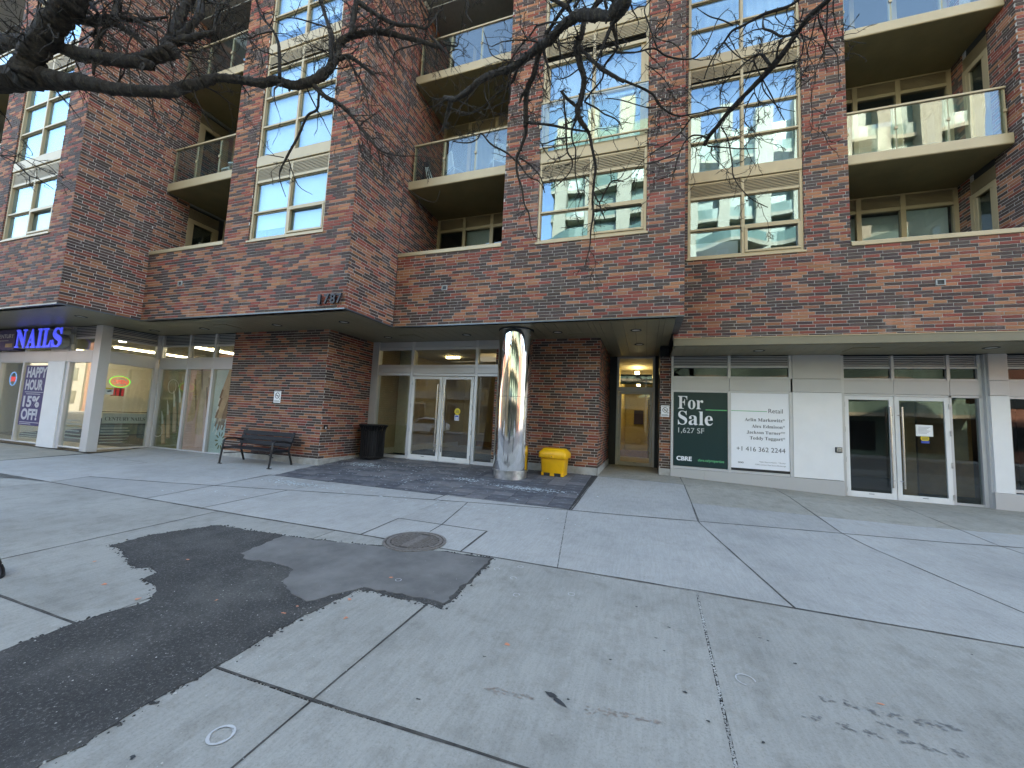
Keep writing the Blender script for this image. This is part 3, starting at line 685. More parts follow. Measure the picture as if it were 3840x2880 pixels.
# ---------------------------------------------------------------- soffits
def front_y(x): return 4.95 if x < -12.9 else 6.53 if x < -6.09 else 8.21
def wall_y(x): return 6.78 if x < -15.05 else 8.26 if x < -11.6 else 8.2 if x < -8.1 else 10.1 if x < -1.13 else 13.1 if x < .36 else 11.3
sof = MB().box(-60, -12.92, 4.99, 13.3, ZS+.0125, ZS+.06).box(-12.92, -6.11, 6.57, 13.3, ZS+.0125, ZS+.06).box(-6.11, .67, 8.25, 13.3, ZS+.0125, ZS+.06).build('soffit', 'dark_metal', bld)
cuts = sorted([-12.9, -15.05, -11.6, -8.1, -6.09, -1.13, .36]+[-21+i*.25 for i in range(86)]); cuts = [c for c in cuts if -21 <= c <= .36]+[.56]
k = 0
for a, b in zip(cuts, cuts[1:]):
    if b-a < .02: continue
    xm = (a+b)/2; y0, y1 = front_y(xm)+.10, wall_y(xm)
    MB().box(a+.003, b-.003, y0, y1, ZS, ZS+.012).build('soffit_board', 'soffit', sof)
# drip edges under the brick
de = MB()
for Y, a, b in ((4.95, -24, -12.9), (6.53, -12.9, -6.09), (8.21, -6.09, .69)):
    de.box(a, b+.012, Y-.022, Y+.0, ZS-.028, ZS+.004); de.box(a, b-.1, Y, Y+.10, ZS-.004, ZS+.010)
for X, a, b in ((-12.9, 4.95, 6.53), (-6.09, 6.53, 8.21)):
    de.box(X-.0, X+.022, a, b-.022, ZS-.028, ZS+.004); de.box(X-.10, X, a, b, ZS-.004, ZS+.010)
de.box(.56, .70, 8.21, 9.86, ZS-.006, ZS+.010)
de.build('drip_edge', 'drip_edge', bld)
de = MB(); de.box(-24, .69, 4.9, 4.91, ZS, ZS) if 0 else None
ll = MB()
for Y, a, b in ((4.95, -24, -12.9), (6.53, -12.9, -6.09), (8.21, -6.09, .69)): ll.box(a, b+.02, Y-.027, Y-.0225, ZS-.001, ZS+.0045)
ll.box(.6, 11.5, 9.835, 9.845, 3.725, 3.74); ll.build('flashing', 'champagne', bld)
# right hand bulkhead and soffit
blk = box('bulkhead', 'bulkhead', bld, .60, 13, 9.845, 9.93, 3.555, 3.728, bev=.006)
sof2 = box('soffit', 'dark_metal', bld, .62, 13, 9.94, 11.5, 3.562, 3.6)
for i in range(48):
    a = .64+i*.25
    MB().box(a+.003, a+.247, 9.93, 11.26, 3.55, 3.562).build('soffit_board', 'soffit', sof2)
box('bulkhead_end', 'bulkhead', bld, .60, .63, 9.93, 11.27, 3.50, 3.56)
# recessed lights and access hatches
LT = [(-14.29, 5.95, 'salon'), (-14.27, 7.60, 'inside corner of the salon'), (-12.11, 7.63, 'poster windows'), (-9.27, 7.60, 'bench'), (-7.08, 7.61, 'house number corner'), (-7.08, 9.365, 'black litter bin'), (-4.57, 9.35, 'entrance doors'), (-2.09, 9.35, 'yellow grit bin'), (-.24, 9.38, 'end of the entrance canopy'), (-.19, 11.08, 'side door recess'), (2.53, 10.57, 'white for sale poster'), (6.62, 10.53, 'right glazed doors')]
for x, y, nm in LT:
    z = 3.55 if x > .6 else ZS
    o = empty('recessed_light', f'round recessed soffit light above the {nm}', 'ceiling light', 'recessed lights in the soffits', (x, y, z))
    MB().lathe([(.085, -.004), (.11, -.012), (.125, -.008), (.125, .0)], n=28, close=False).build('trim_ring', 'black_metal', o, smooth=True)
    MB().lathe([(.001, -.003), (.088, -.003)], n=28, close=False).build('lens', 'lens', o)
for x0, x1, y0, y1, z in ((-11.25, -10.77, 7.30, 7.75, ZS), (-6.55, -6.05, 9.13, 9.63, ZS), (-1.86, -1.50, 9.57, 9.88, ZS), (4.25, 4.73, 10.33, 10.85, 3.55)):
    box('access_hatch', 'champagne_soffit' if 0 else 'soffit', bld, x0, x1, y0, y1, z-.014, z-.001, bev=.003)
# ---------------------------------------------------------------- chrome column
cl = empty('column'); cl.parent = bld; cl.location = (-3.05, 9.02, 0); del_ = None
MB().lathe([(.42, .47), (.418, 1.2), (.42, 2.182)], n=64, close=False).build('lower_casing', 'chrome', cl, smooth=True)
MB().lathe([(.42, 2.19), (.418, 3.0), (.42, 3.846)], n=64, close=False).build('upper_casing', 'chrome', cl, smooth=True)
MB().lathe([(.414, 2.178), (.414, 2.194)], n=64, close=False).build('joint_band', 'dark_metal', cl)
MB().lathe([(.425, .44), (.425, .475), (.418, .475)], n=64, close=False).build('collar', 'galvanised', cl, smooth=40)
MB().lathe([(.395, .2), (.395, .445), (.42, .445)], n=64, close=False).build('foot', 'galvanised', cl, smooth=40)
MB().lathe([(.43, 3.815), (.435, 3.85)], n=64, close=False).build('ceiling_ring', 'dark_metal', cl)
# ---------------------------------------------------------------- ground floor glazing
def louver(name, par, a, b, z0, z1, Y, mat='aluminium', n=7, axis='y'):
    lm = MB(); h = (z1-z0)/n
    (MB().box(a, b, Y+.06, Y+.07, z0, z1) if axis == 'y' else MB().box(Y-.07, Y-.06, a, b, z0, z1)).build('louver_back', 'sign_black', par)
    for k in range(n):
        z = z0+h*(k+.5)
        if axis == 'y': lm.prism([(a, Y, z-.32*h), (a, Y, z+.05*h), (a, Y+.05, z+.45*h), (a, Y+.05, z+.15*h)], (b-a, 0, 0))
        else: lm.prism([(Y, a, z-.32*h), (Y, a, z+.05*h), (Y-.05, a, z+.45*h), (Y-.05, a, z+.15*h)], (0, b-a, 0))
    return lm.build(name, mat, par)
class SF:
    """storefront on plane y=Y (facing -y) or x=X (facing +x)"""
    def __init__(s, pl, axis='y'):
        s.pl = pl; s.axis = axis; s.fr = MB(); s.o = empty('storefront'); s.o.parent = bld; s.o.empty_display_size = .01
    def b(s, mb, a, b, d0, d1, z0, z1):
        if s.axis == 'y': mb.box(a, b, s.pl+d0, s.pl+d1, z0, z1)
        else: mb.box(s.pl-d0, s.pl-d1, a, b, z0, z1)
        return mb
    def mull(s, a, b, z0, z1, d0=0, d1=.12): s.b(MB(), a, b, d0, d1, z0, z1).build('mullion', 'aluminium', s.o, bev=.004)
    def pane(s, a, b, z0, z1, mat='glass_store', d=.06): return s.b(MB(), a, b, d, d+.012, z0, z1).build('pane', mat, s.o)
    def panel(s, a, b, z0, z1, mat='grey_panel', d0=-.012, d1=.05): return s.b(MB(), a, b, d0, d1, z0, z1).build('panel', mat, s.o, bev=.003)
    def louv(s, a, b, z0, z1, n=7): return louver('louver', s.o, a, b, z0, z1, s.pl+(.01 if s.axis == 'y' else -.01), 'aluminium', n, s.axis)
def rails(S_, a, b, zs, h=.035):
    for z in zs: S_.mull(a, b, z-h/2, z+h/2, .006, .11)
# -- nail salon, street front (y = 6.77)
S1 = SF(6.77)
Zl0, Zg1, Zg0, Zp1, Zp0, Zb = 3.505, 3.475, 3.115, 3.085, 2.785, .225
xsn = [-22.0, -20.55, -19.05, -17.57, -16.65]
for a, b in ((-23.4, -20.5), (-20.5, -19.05), (-19.05, -17.57)):
    S1.pane(a+.04, b-.04, Zb+.03, Zp0-.03); S1.pane(a+.04, b-.04, Zg0, Zg1, 'glass_dark'); S1.panel(a+.003, b-.003, Zp0, Zp1); S1.louv(a+.04, b-.04, Zl0, 3.84)
    S1.mull(a-.04, a+.04, Zb, Zp0); S1.mull(a-.04, a+.04, Zp1, 3.85); rails(S1, a+.04, b-.04, (Zb+.015, Zp0-.015, Zg0-.017, Zg1+.017))
S1.panel(-17.57, -16.66, .17, Zp0-.004, 'lit_white_panel', -.03); S1.panel(-17.567, -16.653, Zp0, Zp1); S1.panel(-17.567, -16.60, Zp1+.004, 3.85, 'grey_panel')
S1.mull(-16.66, -16.49, .17, Zp0-.004, .0, .12)
S1.pane(-16.46, -15.36, Zb+.03, Zp0-.03); S1.panel(-16.647, -15.37, Zp0, Zp1); S1.pane(-16.52, -15.36, Zg0, Zg1, 'glass_dark'); S1.louv(-16.56, -15.36, Zl0, 3.84)
S1.mull(-16.60, -16.53, Zp1, 3.85); rails(S1, -16.49, -15.36, (Zb+.015, Zp0-.015)); rails(S1, -16.53, -15.36, (Zg0-.017, Zg1+.017))
box('corner_post', 'aluminium', S1.o, -15.36, -15.04, 6.755, 7.0, .165, 3.849, bev=.006)
# -- salon return (x = -15.05) and inner front (y = 8.24)
S2 = SF(-15.05, 'x')
S2.pane(7.02, 8.2, Zb+.03, Zp0-.03); S2.panel(7.0, 8.235, Zp0, Zp1); S2.pane(7.02, 8.2, Zg0, Zg1); S2.louv(7.0, 8.2, Zl0, 3.84); rails(S2, 7.0, 8.2, (Zb+.015, Zp0-.015, Zg0-.017, Zg1+.017)); S2.mull(8.16, 8.26, Zb, Zp0); S2.mull(8.16, 8.26, Zp1, 3.85)
S3 = SF(8.24)
xi = [-14.98, -13.65, -12.50, -11.61]
for i, (a, b) in enumerate(zip(xi, xi[1:])):
    S3.mull(a-.045, a+.045, Zb, Zp0-.004); S3.mull(a-.045, a+.045, Zp1, 3.849)
    S3.pane(a+.045, b-.04, Zb+.03, Zp0-.03); S3.panel(a+.003, b-.003, Zp0, Zp1); S3.pane(a+.045, b-.04, Zg0, Zg1, 'glass_dark'); S3.louv(a+.045, b-.04, Zl0, 3.84); rails(S3, a+.045, b-.04, (Zb+.015, Zp0-.015, Zg0-.017, Zg1+.017))
# -- main entrance (y = 10.05)
S4 = SF(10.05)
box('jamb', 'aluminium', S4.o, -8.095, -7.86, 10.02, 10.2, .35, 3.849)
ex = [-7.86, -6.655, -4.545, -3.3]
for i, (a, b) in enumerate(zip(ex, ex[1:])):
    if i: S4.mull(a-.045, a+.045, .36, 3.849)
    aa, bb = a+(.045 if i else 0), b-.045
    S4.panel(aa+.003, bb-.003, 3.68, 3.845, 'grey_panel', .01); S4.pane(aa, bb, 3.15, 3.59, 'glass_store'); S4.panel(aa+.004, bb-.004, 2.90, 3.07, 'grey_panel', -.004)
    rails(S4, aa, bb, (3.635, 3.11, 2.855), .075)
    if i != 1: S4.pane(aa, bb, .44, 2.82); S4.mull(aa, bb, .35, .44, .006, .11)
def door_leaf(par, x0, x1, Y, z0, z1, hinge, fw=.085, bot=.13, glassm='glass_store', mat='lit_white_panel'):
    d = MB(); d.box(x0, x0+fw, Y, Y+.05, z0, z1); d.box(x1-fw, x1, Y, Y+.05, z0, z1); d.box(x0+fw, x1-fw, Y, Y+.05, z1-fw, z1); d.box(x0+fw, x1-fw, Y, Y+.05, z0, z0+bot)
    o = d.build('door', mat, par, bev=.004)
    MB().box(x0+fw-.005, x1-fw+.005, Y+.02, Y+.03, z0+bot-.005, z1-fw+.005).build('pane', glassm, o)
    hx = x1-.045 if hinge == 'l' else x0+.045
    sgn = -1 if hinge == 'l' else 1
    px_ = hx+sgn*.055
    h = MB().tube([(px_, Y-.075, z0+.27), (px_, Y-.075, z1-.24)], .016, 10); 
    for zz in (z0+.43, z1-.43): h.tube([(px_, Y-.075, zz), (hx, Y-.03, zz), (hx, Y, zz)], .009, 8)
    h.build('handle', 'steel', o, smooth=40)
    ex_ = x0 if hinge == 'l' else x1
    for zz in (z0+.16, z0+.85, z0+1.55, z1-.2): box('hinge', 'galvanised', o, ex_-.012, ex_+.012, Y-.014, Y+.0, zz-.06, zz+.06)
    box('drip_slot', 'dark_metal', o, (x0+x1)/2-.05, (x0+x1)/2+.05, Y-.003, Y, z0+.085, z0+.095)
    return o
D1 = door_leaf(bld, -6.60, -5.595, 10.035, .372, 2.80, 'l'); D2 = door_leaf(bld, -5.575, -4.60, 10.035, .372, 2.80, 'r')
box('threshold', 'aluminium', bld, -6.62, -4.58, 9.99, 10.15, .345, .368)
# -- side door in the recess (y = 13.1)
S5 = SF(13.1)
for a, b, z0, z1 in ((-.90, -.83, .36, 3.85), (.20, .27, .36, 3.85), (-.83, .20, 3.79, 3.85), (-.83, .20, 2.72, 2.86)): S5.mull(a, b, z0, z1)
S5.pane(-.83, .20, 2.86, 3.79)
door_leaf(bld, -.82, .19, 13.11, .375, 2.71, 'l', .07, .11, mat='grey_panel')
box('recess_wall', 'dark_metal', bld, .27, .36, 13.0, 13.3, .3, 3.85); box('recess_wall', 'dark_metal', bld, .36, .60, 11.56, 13.2, .3, 3.85); box('recess_wall', 'dark_metal', bld, -1.13, -.90, 13.05, 13.3, .3, 3.85)
box('closer_panel', 'teal', S5.o, -.80, .18, 13.3, 13.32, 2.98, 3.30)
# -- retail unit (y = 11.26) and its doors
S6 = SF(11.26)
box('end_post', 'aluminium', S6.o, .64, .70, 11.25, 11.4, .2, 3.55)
def upper(S_, a, b, d=0.0):
    S_.louv(a+.035, b-.035, 3.29, 3.545, 6); S_.pane(a+.035, b-.035, 3.01, 3.235, 'glass_black'); rails(S_, a+.035, b-.035, (3.262, 2.985), .05); S_.panel(a+.004, b-.004, 2.64, 2.962)
for a, b in ((.67, 2.025), (2.025, 3.365)):
    upper(S6, a, b); S6.mull(b-.035, b+.035, .575, 2.63); S6.mull(b-.035, b+.035, 2.965, 3.55); S6.pane(a+.035, b-.035, .64, 2.60); rails(S6, a+.035, b-.035, (2.615, .607), .06)
for a, b in ((.64, 1.45), (1.45, 4.40)): S6.panel(a+.002, b-.002, .05, .572, 'grey_panel', -.02)
S6.panel(3.40, 4.385, .585, 2.632, 'lit_white_panel', -.015); S6.panel(3.403, 4.385, 2.64, 2.962); S6.panel(3.403, 4.385, 2.968, 3.55)
S7 = SF(11.40)
S7.mull(4.40, 4.475, .2, 3.55, -.06); S7.mull(6.40, 6.455, .22, 2.66); S7.mull(6.915, 6.985, .22, 3.55); box('pier_post', 'aluminium', S7.o, 6.985, 7.018, 11.33, 11.5, .2, 3.55)
for a, b in ((4.44, 5.43), (5.43, 6.425), (6.425, 6.95)): upper(S7, a, b)
S7.mull(5.40, 5.46, 2.63, 3.55); S7.mull(6.395, 6.455, 2.66, 3.55); S7.mull(4.475, 6.95, 2.585, 2.635, .0)
S7.pane(6.455, 6.915, .285, 2.585, 'glass_dark'); S7.mull(6.455, 6.915, .225, .285, .01)
door_leaf(bld, 4.48, 5.415, 11.38, .235, 2.58, 'l', glassm='glass_dark'); door_leaf(bld, 5.43, 6.395, 11.38, .235, 2.58, 'r', glassm='glass_dark')
S7.panel(7.02, 7.32, .585, 2.632, 'lit_white_panel', -.13); S7.panel(7.02, 7.32, 2.64, 2.962, d0=-.13); S7.panel(7.02, 7.32, 2.968, 3.55, d0=-.13); S7.panel(6.99, 13, .05, .58, d0=-.15)
for a, b in ((7.32, 9.2), (9.2, 11.0)): 
    S7.pane(a+.03, b-.03, .66, 2.6, 'glass_dark'); S7.mull(a-.03, a+.03, .58, 3.55, -.1); rails(S7, a+.03, b-.03, (.63, 2.615), .06); upper(S7, a, b)
# ---------------------------------------------------------------- interiors
def room(x0, x1, y0, y1, z0, z1, wall, floor, ceil):
    o = empty('interior'); o.parent = bld; t_ = .06
    MB().box(x0-t_, x0, y0, y1, z0, z1).box(x1, x1+t_, y0, y1, z0, z1).box(x0-t_, x1+t_, y1, y1+t_, z0, z1).build('wall', wall, o)
    box('floor', floor, o, x0-t_, x1+t_, y0, y1, z0-.1, z0); box('ceiling', ceil, o, x0-t_, x1+t_, y0, y1+t_, z1, z1+t_); return o
sal = room(-23.4, -11.65, 8.36, 14.5, .2, 3.62, 'salon_wall', 'tile_floor', 'plaster'); 
MB().box(-23.4, -15.1, 6.9, 8.36, .1, .2).build('floor', 'tile_floor', sal); MB().box(-23.4, -15.1, 6.9, 8.36, 3.62, 3.68).build('ceiling', 'plaster', sal)
for x in (-21.5, -18.3, -14.6): MB().box(x, x+.16, 8.6, 11.6, 3.57, 3.61).build('ceiling_lamp', 'lamp_salon', sal)
for x, y in ((-14.2, 9.4), (-13.4, 10.6), (-12.4, 9.6), (-16.2, 7.8)): MB().lathe([(.001, 0), (.09, 0), (.09, .03)], (x, y, 3.575), 16, False).build('ceiling_lamp', 'lamp_salon', sal)
for x in (-20, -17.6): MB().box(x-.5, x+.5, 9.5, 10.3, .2, .95).build('counter', 'teal', sal)
MB().box(-14.4, -13.0, 9.6, 10.2, .2, 1.15).build('counter', 'lit_white_panel', sal); MB().box(-14.3, -13.9, 14.3, 14.45, .2, 2.3).build('doorway', 'dark_room', sal)
lob = room(-7.98, -1.3, 10.2, 16.5, .362, 3.80, 'lobby_wall', 'tile_floor', 'plaster')
MB().box(-7.97, -7.4, 11.3, 11.5, .362, 3.8).box(-7.97, -7.94, 10.3, 16, .362, .55).build('wall_pier', 'plaster', lob); MB().box(-7.3, -1.4, 16.40, 16.46, .36, .6).build('skirting', 'lobby_wood', lob)
for x, y in ((-6.6, 12.5), (-4.6, 12.5), (-3, 13.4)): MB().box(x-.25, x+.25, y-.05, y+.05, 3.74, 3.78).build('ceiling_lamp', 'lamp_warm', lob)
MB().box(-6.3, -5.9, 15.8, 16.3, .4, 2.2).box(-4.4, -3.6, 16.2, 16.4, .4, 2.6).build('doorway', 'lobby_wood', lob)
box('switch_plate', 'black_metal', lob, -7.42, -7.40, 11.31, 11.49, 1.45, 1.60)
cor = room(-.98, .30, 13.35, 21, .362, 3.85, 'corridor', 'tile_floor', 'plaster')
for y, z in ((15.2, 3.6), (18, 3.45)): MB().box(-.40, -.25, y, y+.9, z, z+.05).build('ceiling_lamp', 'lamp_warm', cor)
MB().box(-.55, -.1, 20.9, 20.94, 1.7, 2.4).build('notice_board', 'purple', cor)
MB().box(-.98, .3, 17, 17.05, .36, .62).build('skirting', 'lobby_wood', cor)
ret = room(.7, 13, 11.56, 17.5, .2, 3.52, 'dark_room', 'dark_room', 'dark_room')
MB().box(5.95, 6.25, 12.3, 12.6, .2, 3.5).build('partition_post', 'plywood', ret); MB().box(6.9, 8.0, 13.5, 13.6, .2, 2.7).build('partition', 'plywood', ret)
MB().box(7.3, 11.0, 11.9, 11.94, 2.75, 3.5).build('bulkhead', 'room', ret)
# ---------------------------------------------------------------- signs and lettering
def bold(s):
    out = ''
    for ch in s:
        if 'A' <= ch <= 'Z': out += chr(0x1D400+ord(ch)-65)
        elif 'a' <= ch <= 'z': out += chr(0x1D41A+ord(ch)-97)
        else: out += ch
    return out
hn = empty('house_number', 'dark metal house number on the brick corner above the canopy', 'house number', None, (-6.45, 6.5, 3.95))
for ch, x, zz in zip('1787', (-6.775, -6.605, -6.435, -6.27), (0, 0, 0, 0)):
    o = text('digit', ch, 'dark_metal', hn, x, 6.47, 3.94, .3, width=(.075 if ch == '1' else .135), height=.215, off=.006, ext=.02)
    o.parent = hn; o.matrix_parent_inverse = hn.matrix_world.inverted() if 0 else Matrix.Translation((6.45, -6.5, -3.95))
# for sale poster (dark half)
YP = 11.275
p1 = box('for_sale_poster', 'sign_green', None, .712, 1.985, YP, YP+.012, .655, 2.59); tag(p1, 'dark green For Sale poster filling the window beside the brick pier', 'poster')
text('lettering', bold('For'), 'sign_white', p1, .81, YP-.001, 2.135, .4, width=.61, height=.345)
text('lettering', bold('Sale'), 'sign_white', p1, .815, YP-.001, 1.72, .4, width=.83, height=.37)
text('lettering', '1,627 SF', 'grey_text', p1, .825, YP-.001, 1.49, .2, width=.62, height=.155)
text('logo', 'CBRE', 'sign_white', p1, .785, YP-.001, .785, .2, width=.37, height=.115, off=.008)
text('lettering', 'cbre.ca/properties', 'url_green', p1, 1.30, YP-.001, .775, .1, width=.605, height=.085, off=.001)
box('rule', 'line_green', p1, 1.475, 1.985, YP-.002, YP, 2.118, 2.142)
p2 = box('retail_poster', 'sign_white', None, 2.065, 3.325, YP, YP+.012, .705, 2.60); tag(p2, 'white leasing poster listing four agents beside the dark green poster', 'poster')
box('rule', 'line_green', p2, 2.07, 2.86, YP-.002, YP, 2.128, 2.143)
text('lettering', 'Retail', 'ink', p2, 2.89, YP-.001, 2.10, .14, width=.305, height=.105)
for nm, x, z in (('Arlin Markowitz*', 2.37, 1.885), ('Alex Edmison*', 2.525, 1.725), ('Jackson Turner**', 2.414, 1.575), ('Teddy Taggart*', 2.481, 1.43)):
    text('lettering', bold(nm), 'ink', p2, x, YP-.001, z, .13, width=3.235-x)
text('lettering', '+1 416 362 2244', 'ink', p2, 2.185, YP-.001, 1.135, .14, width=1.05, height=.112)
text('lettering', '*Sales Representative  **Broker', 'ink_soft', p2, 2.68, YP-.001, .875, .05, width=.56)
text('lettering', 'CBRE Limited, Real Estate Brokerage', 'ink_soft', p2, 2.59, YP-.001, .805, .05, width=.655)
for i in range(3): MB().lathe([(.012, 0), (.012, .002), (.02, .002), (.02, 0)], n=14, close=False).build('emblem', 'ink', p2, loc=(2.235+i*.042, YP-.001, .845)).rotation_euler = (math.pi/2, 0, 0)
box('poster_backing', 'sign_black', p2, 2.06, 3.33, YP+.004, YP+.016, .645, .704)
# no smoking notices
def nosmoke(x0, x1, z0, z1, Y, label):
    o = box('no_smoking_sign', 'white', None, x0, x1, Y-.014, Y-.008, z0, z1); tag(o, label, 'sign', 'no smoking signs'); xm = (x0+x1)/2; zc = z0+(z1-z0)*.60; r = (x1-x0)*.33
    rg = MB().lathe([(r*.82, 0), (r*.82, .003), (r, .003), (r, 0)], n=28, close=False).build('ring', 'sign_black', o, loc=(xm, Y-.014, zc)); rg.rotation_euler = (math.pi/2, 0, 0)
    a = r*.66; MB().prism([(xm-a, Y-.016, zc+a*.86), (xm-a*.80, Y-.016, zc+a), (xm+a, Y-.016, zc-a*.86), (xm+a*.80, Y-.016, zc-a)], (0, .002, 0)).build('bar', 'sign_black', o)
    box('cigarette', 'sign_black', o, xm-r*.55, xm+r*.5, Y-.0165, Y-.0145, zc-.012, zc+.006)
    text('lettering', 'NO SMOKING', 'ink', o, x0+.02, Y-.015, z1-.035, .03, width=(x1-x0)-.04)
    box('footer', 'ink_soft', o, x0+.02, x1-.02, Y-.0155, Y-.0142, z0+.03, z0+.045); box('footer', 'ink_soft', o, x0+.02, x1-.04, Y-.0155, Y-.0142, z0+.055, z0+.065); box('dot', 'ink', o, x1-.05, x1-.025, Y-.0155, Y-.0142, z0+.095, z0+.12)
nosmoke(-9.825, -9.575, 1.81, 2.14, 8.195, 'white no smoking sign on the brick wall above the bench')
nosmoke(.392, .602, 1.91, 2.215, 11.293, 'small no smoking sign on the narrow pier left of the green poster')
# accessible door buttons
o = empty('door_button', 'small black door opener plate on the brick corner beside the litter bin', 'door button', 'accessible door buttons')
box('plate', 'black_metal', o, -8.093, -8.075, 8.29, 8.42, 1.155, 1.275); text('symbol', '♿', 'white', o, -8.074, 8.33, 1.185, .05, width=.045, axis='X')
o = empty('door_button', 'square metal door opener plate on the tall panel beside the right doors', 'door button', 'accessible door buttons')
box('plate', 'dark_metal', o, 4.225, 4.36, 11.225, 11.245, 1.23, 1.355, bev=.004); box('button', 'steel', o, 4.245, 4.345, 11.212, 11.225, 1.245, 1.34, bev=.003); text('symbol', '♿', 'ink_soft', o, 4.275, 11.211, 1.265, .05, width=.04)
# stickers on the doors
def disc(par, x, Y, z, r): d = MB().lathe([(.001, 0), (r, 0), (r, .002), (.001, .002)], n=28, close=False).build('disc', 'yellow_disc', par, loc=(x, Y, z)); d.rotation_euler = (math.pi/2, 0, 0)
st = empty('door_sticker', 'round yellow warning sticker over a blue wheelchair decal on the entrance door', 'sticker'); disc(st, -5.062, 10.052, 1.80, .092)
for dz in (.035, .0, -.035): box('text_bar', 'ink', st, -5.062-.06, -5.062+.06, 10.045, 10.049, 1.795+dz, 1.81+dz)
box('decal', 'white', st, -5.14, -5.0, 10.048, 10.05, 1.545, 1.70); box('decal_field', 'blue_decal', st, -5.125, -5.015, 10.045, 10.047, 1.565, 1.685); text('symbol', '♿', 'white', st, -5.105, 10.044, 1.585, .08, width=.07)
st = empty('door_sticker', 'yellow round sticker with blue base on the right glazed door', 'sticker'); disc(st, 5.955, 11.395, 1.655, .075); box('decal_field', 'blue_decal', st, 5.885, 6.03, 11.39, 11.393, 1.545, 1.60)
for dz in (.025, -.005, -.035): box('text_bar', 'ink', st, 5.90, 6.01, 11.387, 11.389, 1.655+dz, 1.666+dz)
nt_ = box('paper_notice', 'paper', None, 5.80, 6.10, 11.388, 11.393, 1.70, 1.955); tag(nt_, 'framed paper notice taped inside the right glazed door', 'notice')
box('sheet', 'white', nt_, 5.825, 6.075, 11.384, 11.387, 1.725, 1.93)
for i in range(6): box('text_line', 'ink_soft', nt_, 5.84, 6.05-.03*(i % 3), 11.381, 11.3835, 1.90-.027*i, 1.908-.027*i)
# nail salon sign
YS = 6.58
sg_ = empty('salon_sign', 'blue lit channel letters reading NAILS above the salon window', 'shop sign', None, (-18.4, YS, 3.2))
inv = Matrix.Translation((18.4, -YS, -3.2))
x = -19.06
for ch, wd in zip('NAILS', (.62, .52, .26, .46, .50)):
    a = text('letter', bold(ch), 'led_blue', sg_, x, YS-.06, 3.17, .6, width=wd, height=.60, off=.01, ext=.008); a.matrix_parent_inverse = inv
    a = text('letter_return', bold(ch), 'return_grey', sg_, x+.005, YS+.04, 3.167, .6, width=wd, height=.60, off=.01, ext=.085); a.matrix_parent_inverse = inv
    x += wd+.055
a = box('raceway', 'return_grey', sg_, -19.1, -16.35, YS+.14, YS+.19, 3.30, 3.60); a.matrix_parent_inverse = inv
sb = box('sign_box', 'purple', None, -21.4, -19.22, YS-.02, YS+.17, 3.14, 3.80, bev=.01); tag(sb, 'purple box sign reading CENTURY at the left edge above the salon', 'shop sign')
text('lettering', 'CENTURY', 'banner_white', sb, -20.36, YS-.022, 3.52, .2, width=1.06, height=.13, off=.004)
box('rule', 'banner_white', sb, -20.36, -19.6, YS-.024, YS-.02, 3.43, 3.442); box('photo', 'skin', sb, -19.75, -19.32, YS-.024, YS-.02, 3.22, 3.34)
# happy hour banner
YB = 6.80
bn = box('happy_hour_banner', 'purple', None, -18.93, -17.62, YB, YB+.006, .76, 2.66); tag(bn, 'purple banner reading Happy Hour 15% off in the salon window', 'banner')
for bd, z, h, x0, wd in (('HAPPY', 2.27, .34, -18.83, 1.12), ('HOUR', 1.87, .34, -18.83, 1.0), ('15%', 1.33, .36, -18.83, .95), ('OFF!', .93, .36, -18.83, .92)): text('lettering', bd, 'banner_white', bn, x0, YB-.001, z, .3, width=wd, height=h, off=.012)
for z, a, b in ((1.80, -18.8, -17.75), (1.74, -18.7, -17.9), (.85, -18.85, -17.75), (.80, -18.85, -18.2)): box('rule', 'banner_white', bn, a, b, YB-.002, YB, z, z+.018)
# open signs
def open_sign(c, axis, r1, r2, ringm, label):
    o = empty('open_sign', label, 'neon sign', 'lit open signs', c); n = 40
    def P(a, k=1): return (r1*k*math.cos(a), 0, r2*k*math.sin(a)) if axis == 'y' else (0, r1*k*math.cos(a), r2*k*math.sin(a))
    MB().tube([P(2*math.pi*i/n) for i in range(n+1)], .013, 8, False).build('outer_ring', ringm, o, smooth=True)
    if axis == 'x': MB().tube([P(2*math.pi*i/n, .90) for i in range(n+1)], .009, 8, False).build('inner_ring', 'neon_red', o, smooth=True)
    t_ = text('lettering', 'OPEN', 'neon_red', o, 0, 0, -r2*.42, .2, width=r1*1.4, height=r2*.75, off=.0, ext=.004, align='CENTER', axis='Y' if axis == 'y' else 'X')
    MB().tube([P(0, .0), (0, 0, 0)], .001, 4).build('bracket', 'dark_metal', o)
    return o
open_sign((-19.98, 6.92, 2.23), 'y', .20, .22, 'neon_blue', 'small round neon open sign at the far left salon pane')
open_sign((-15.16, 7.375, 2.24), 'x', .245, .165, 'neon_green', 'oval green and red neon open sign in the salon corner window')
hb = box('hours_board', 'sign_black', None, -15.14, -15.125, 7.18, 7.49, 1.80, 2.05); tag(hb, 'small red lit hours board below the oval open sign', 'sign')
for i in range(7):
    for a, b in ((7.19, 7.27), (7.30, 7.37), (7.42, 7.48)): box('lit_line', 'led_red', hb, -15.124, -15.121, a, b, 1.82+i*.032, 1.838+i*.032)
cn = box('camera_notice', 'paper', None, -15.12, -15.115, 6.9+.12, 6.9+.33, 1.83, 2.04); tag(cn, 'white and yellow camera notice sticker in the salon corner window', 'sticker')
box('header', 'yellow_disc', cn, -15.114, -15.111, 7.04, 7.22, 1.99, 2.03); MB().prism([(-15.113, 7.07, 1.94), (-15.113, 7.17, 1.97), (-15.113, 7.19, 1.93), (-15.113, 7.10, 1.90)], (.002, 0, 0)).build('camera_picture', 'ink', cn)
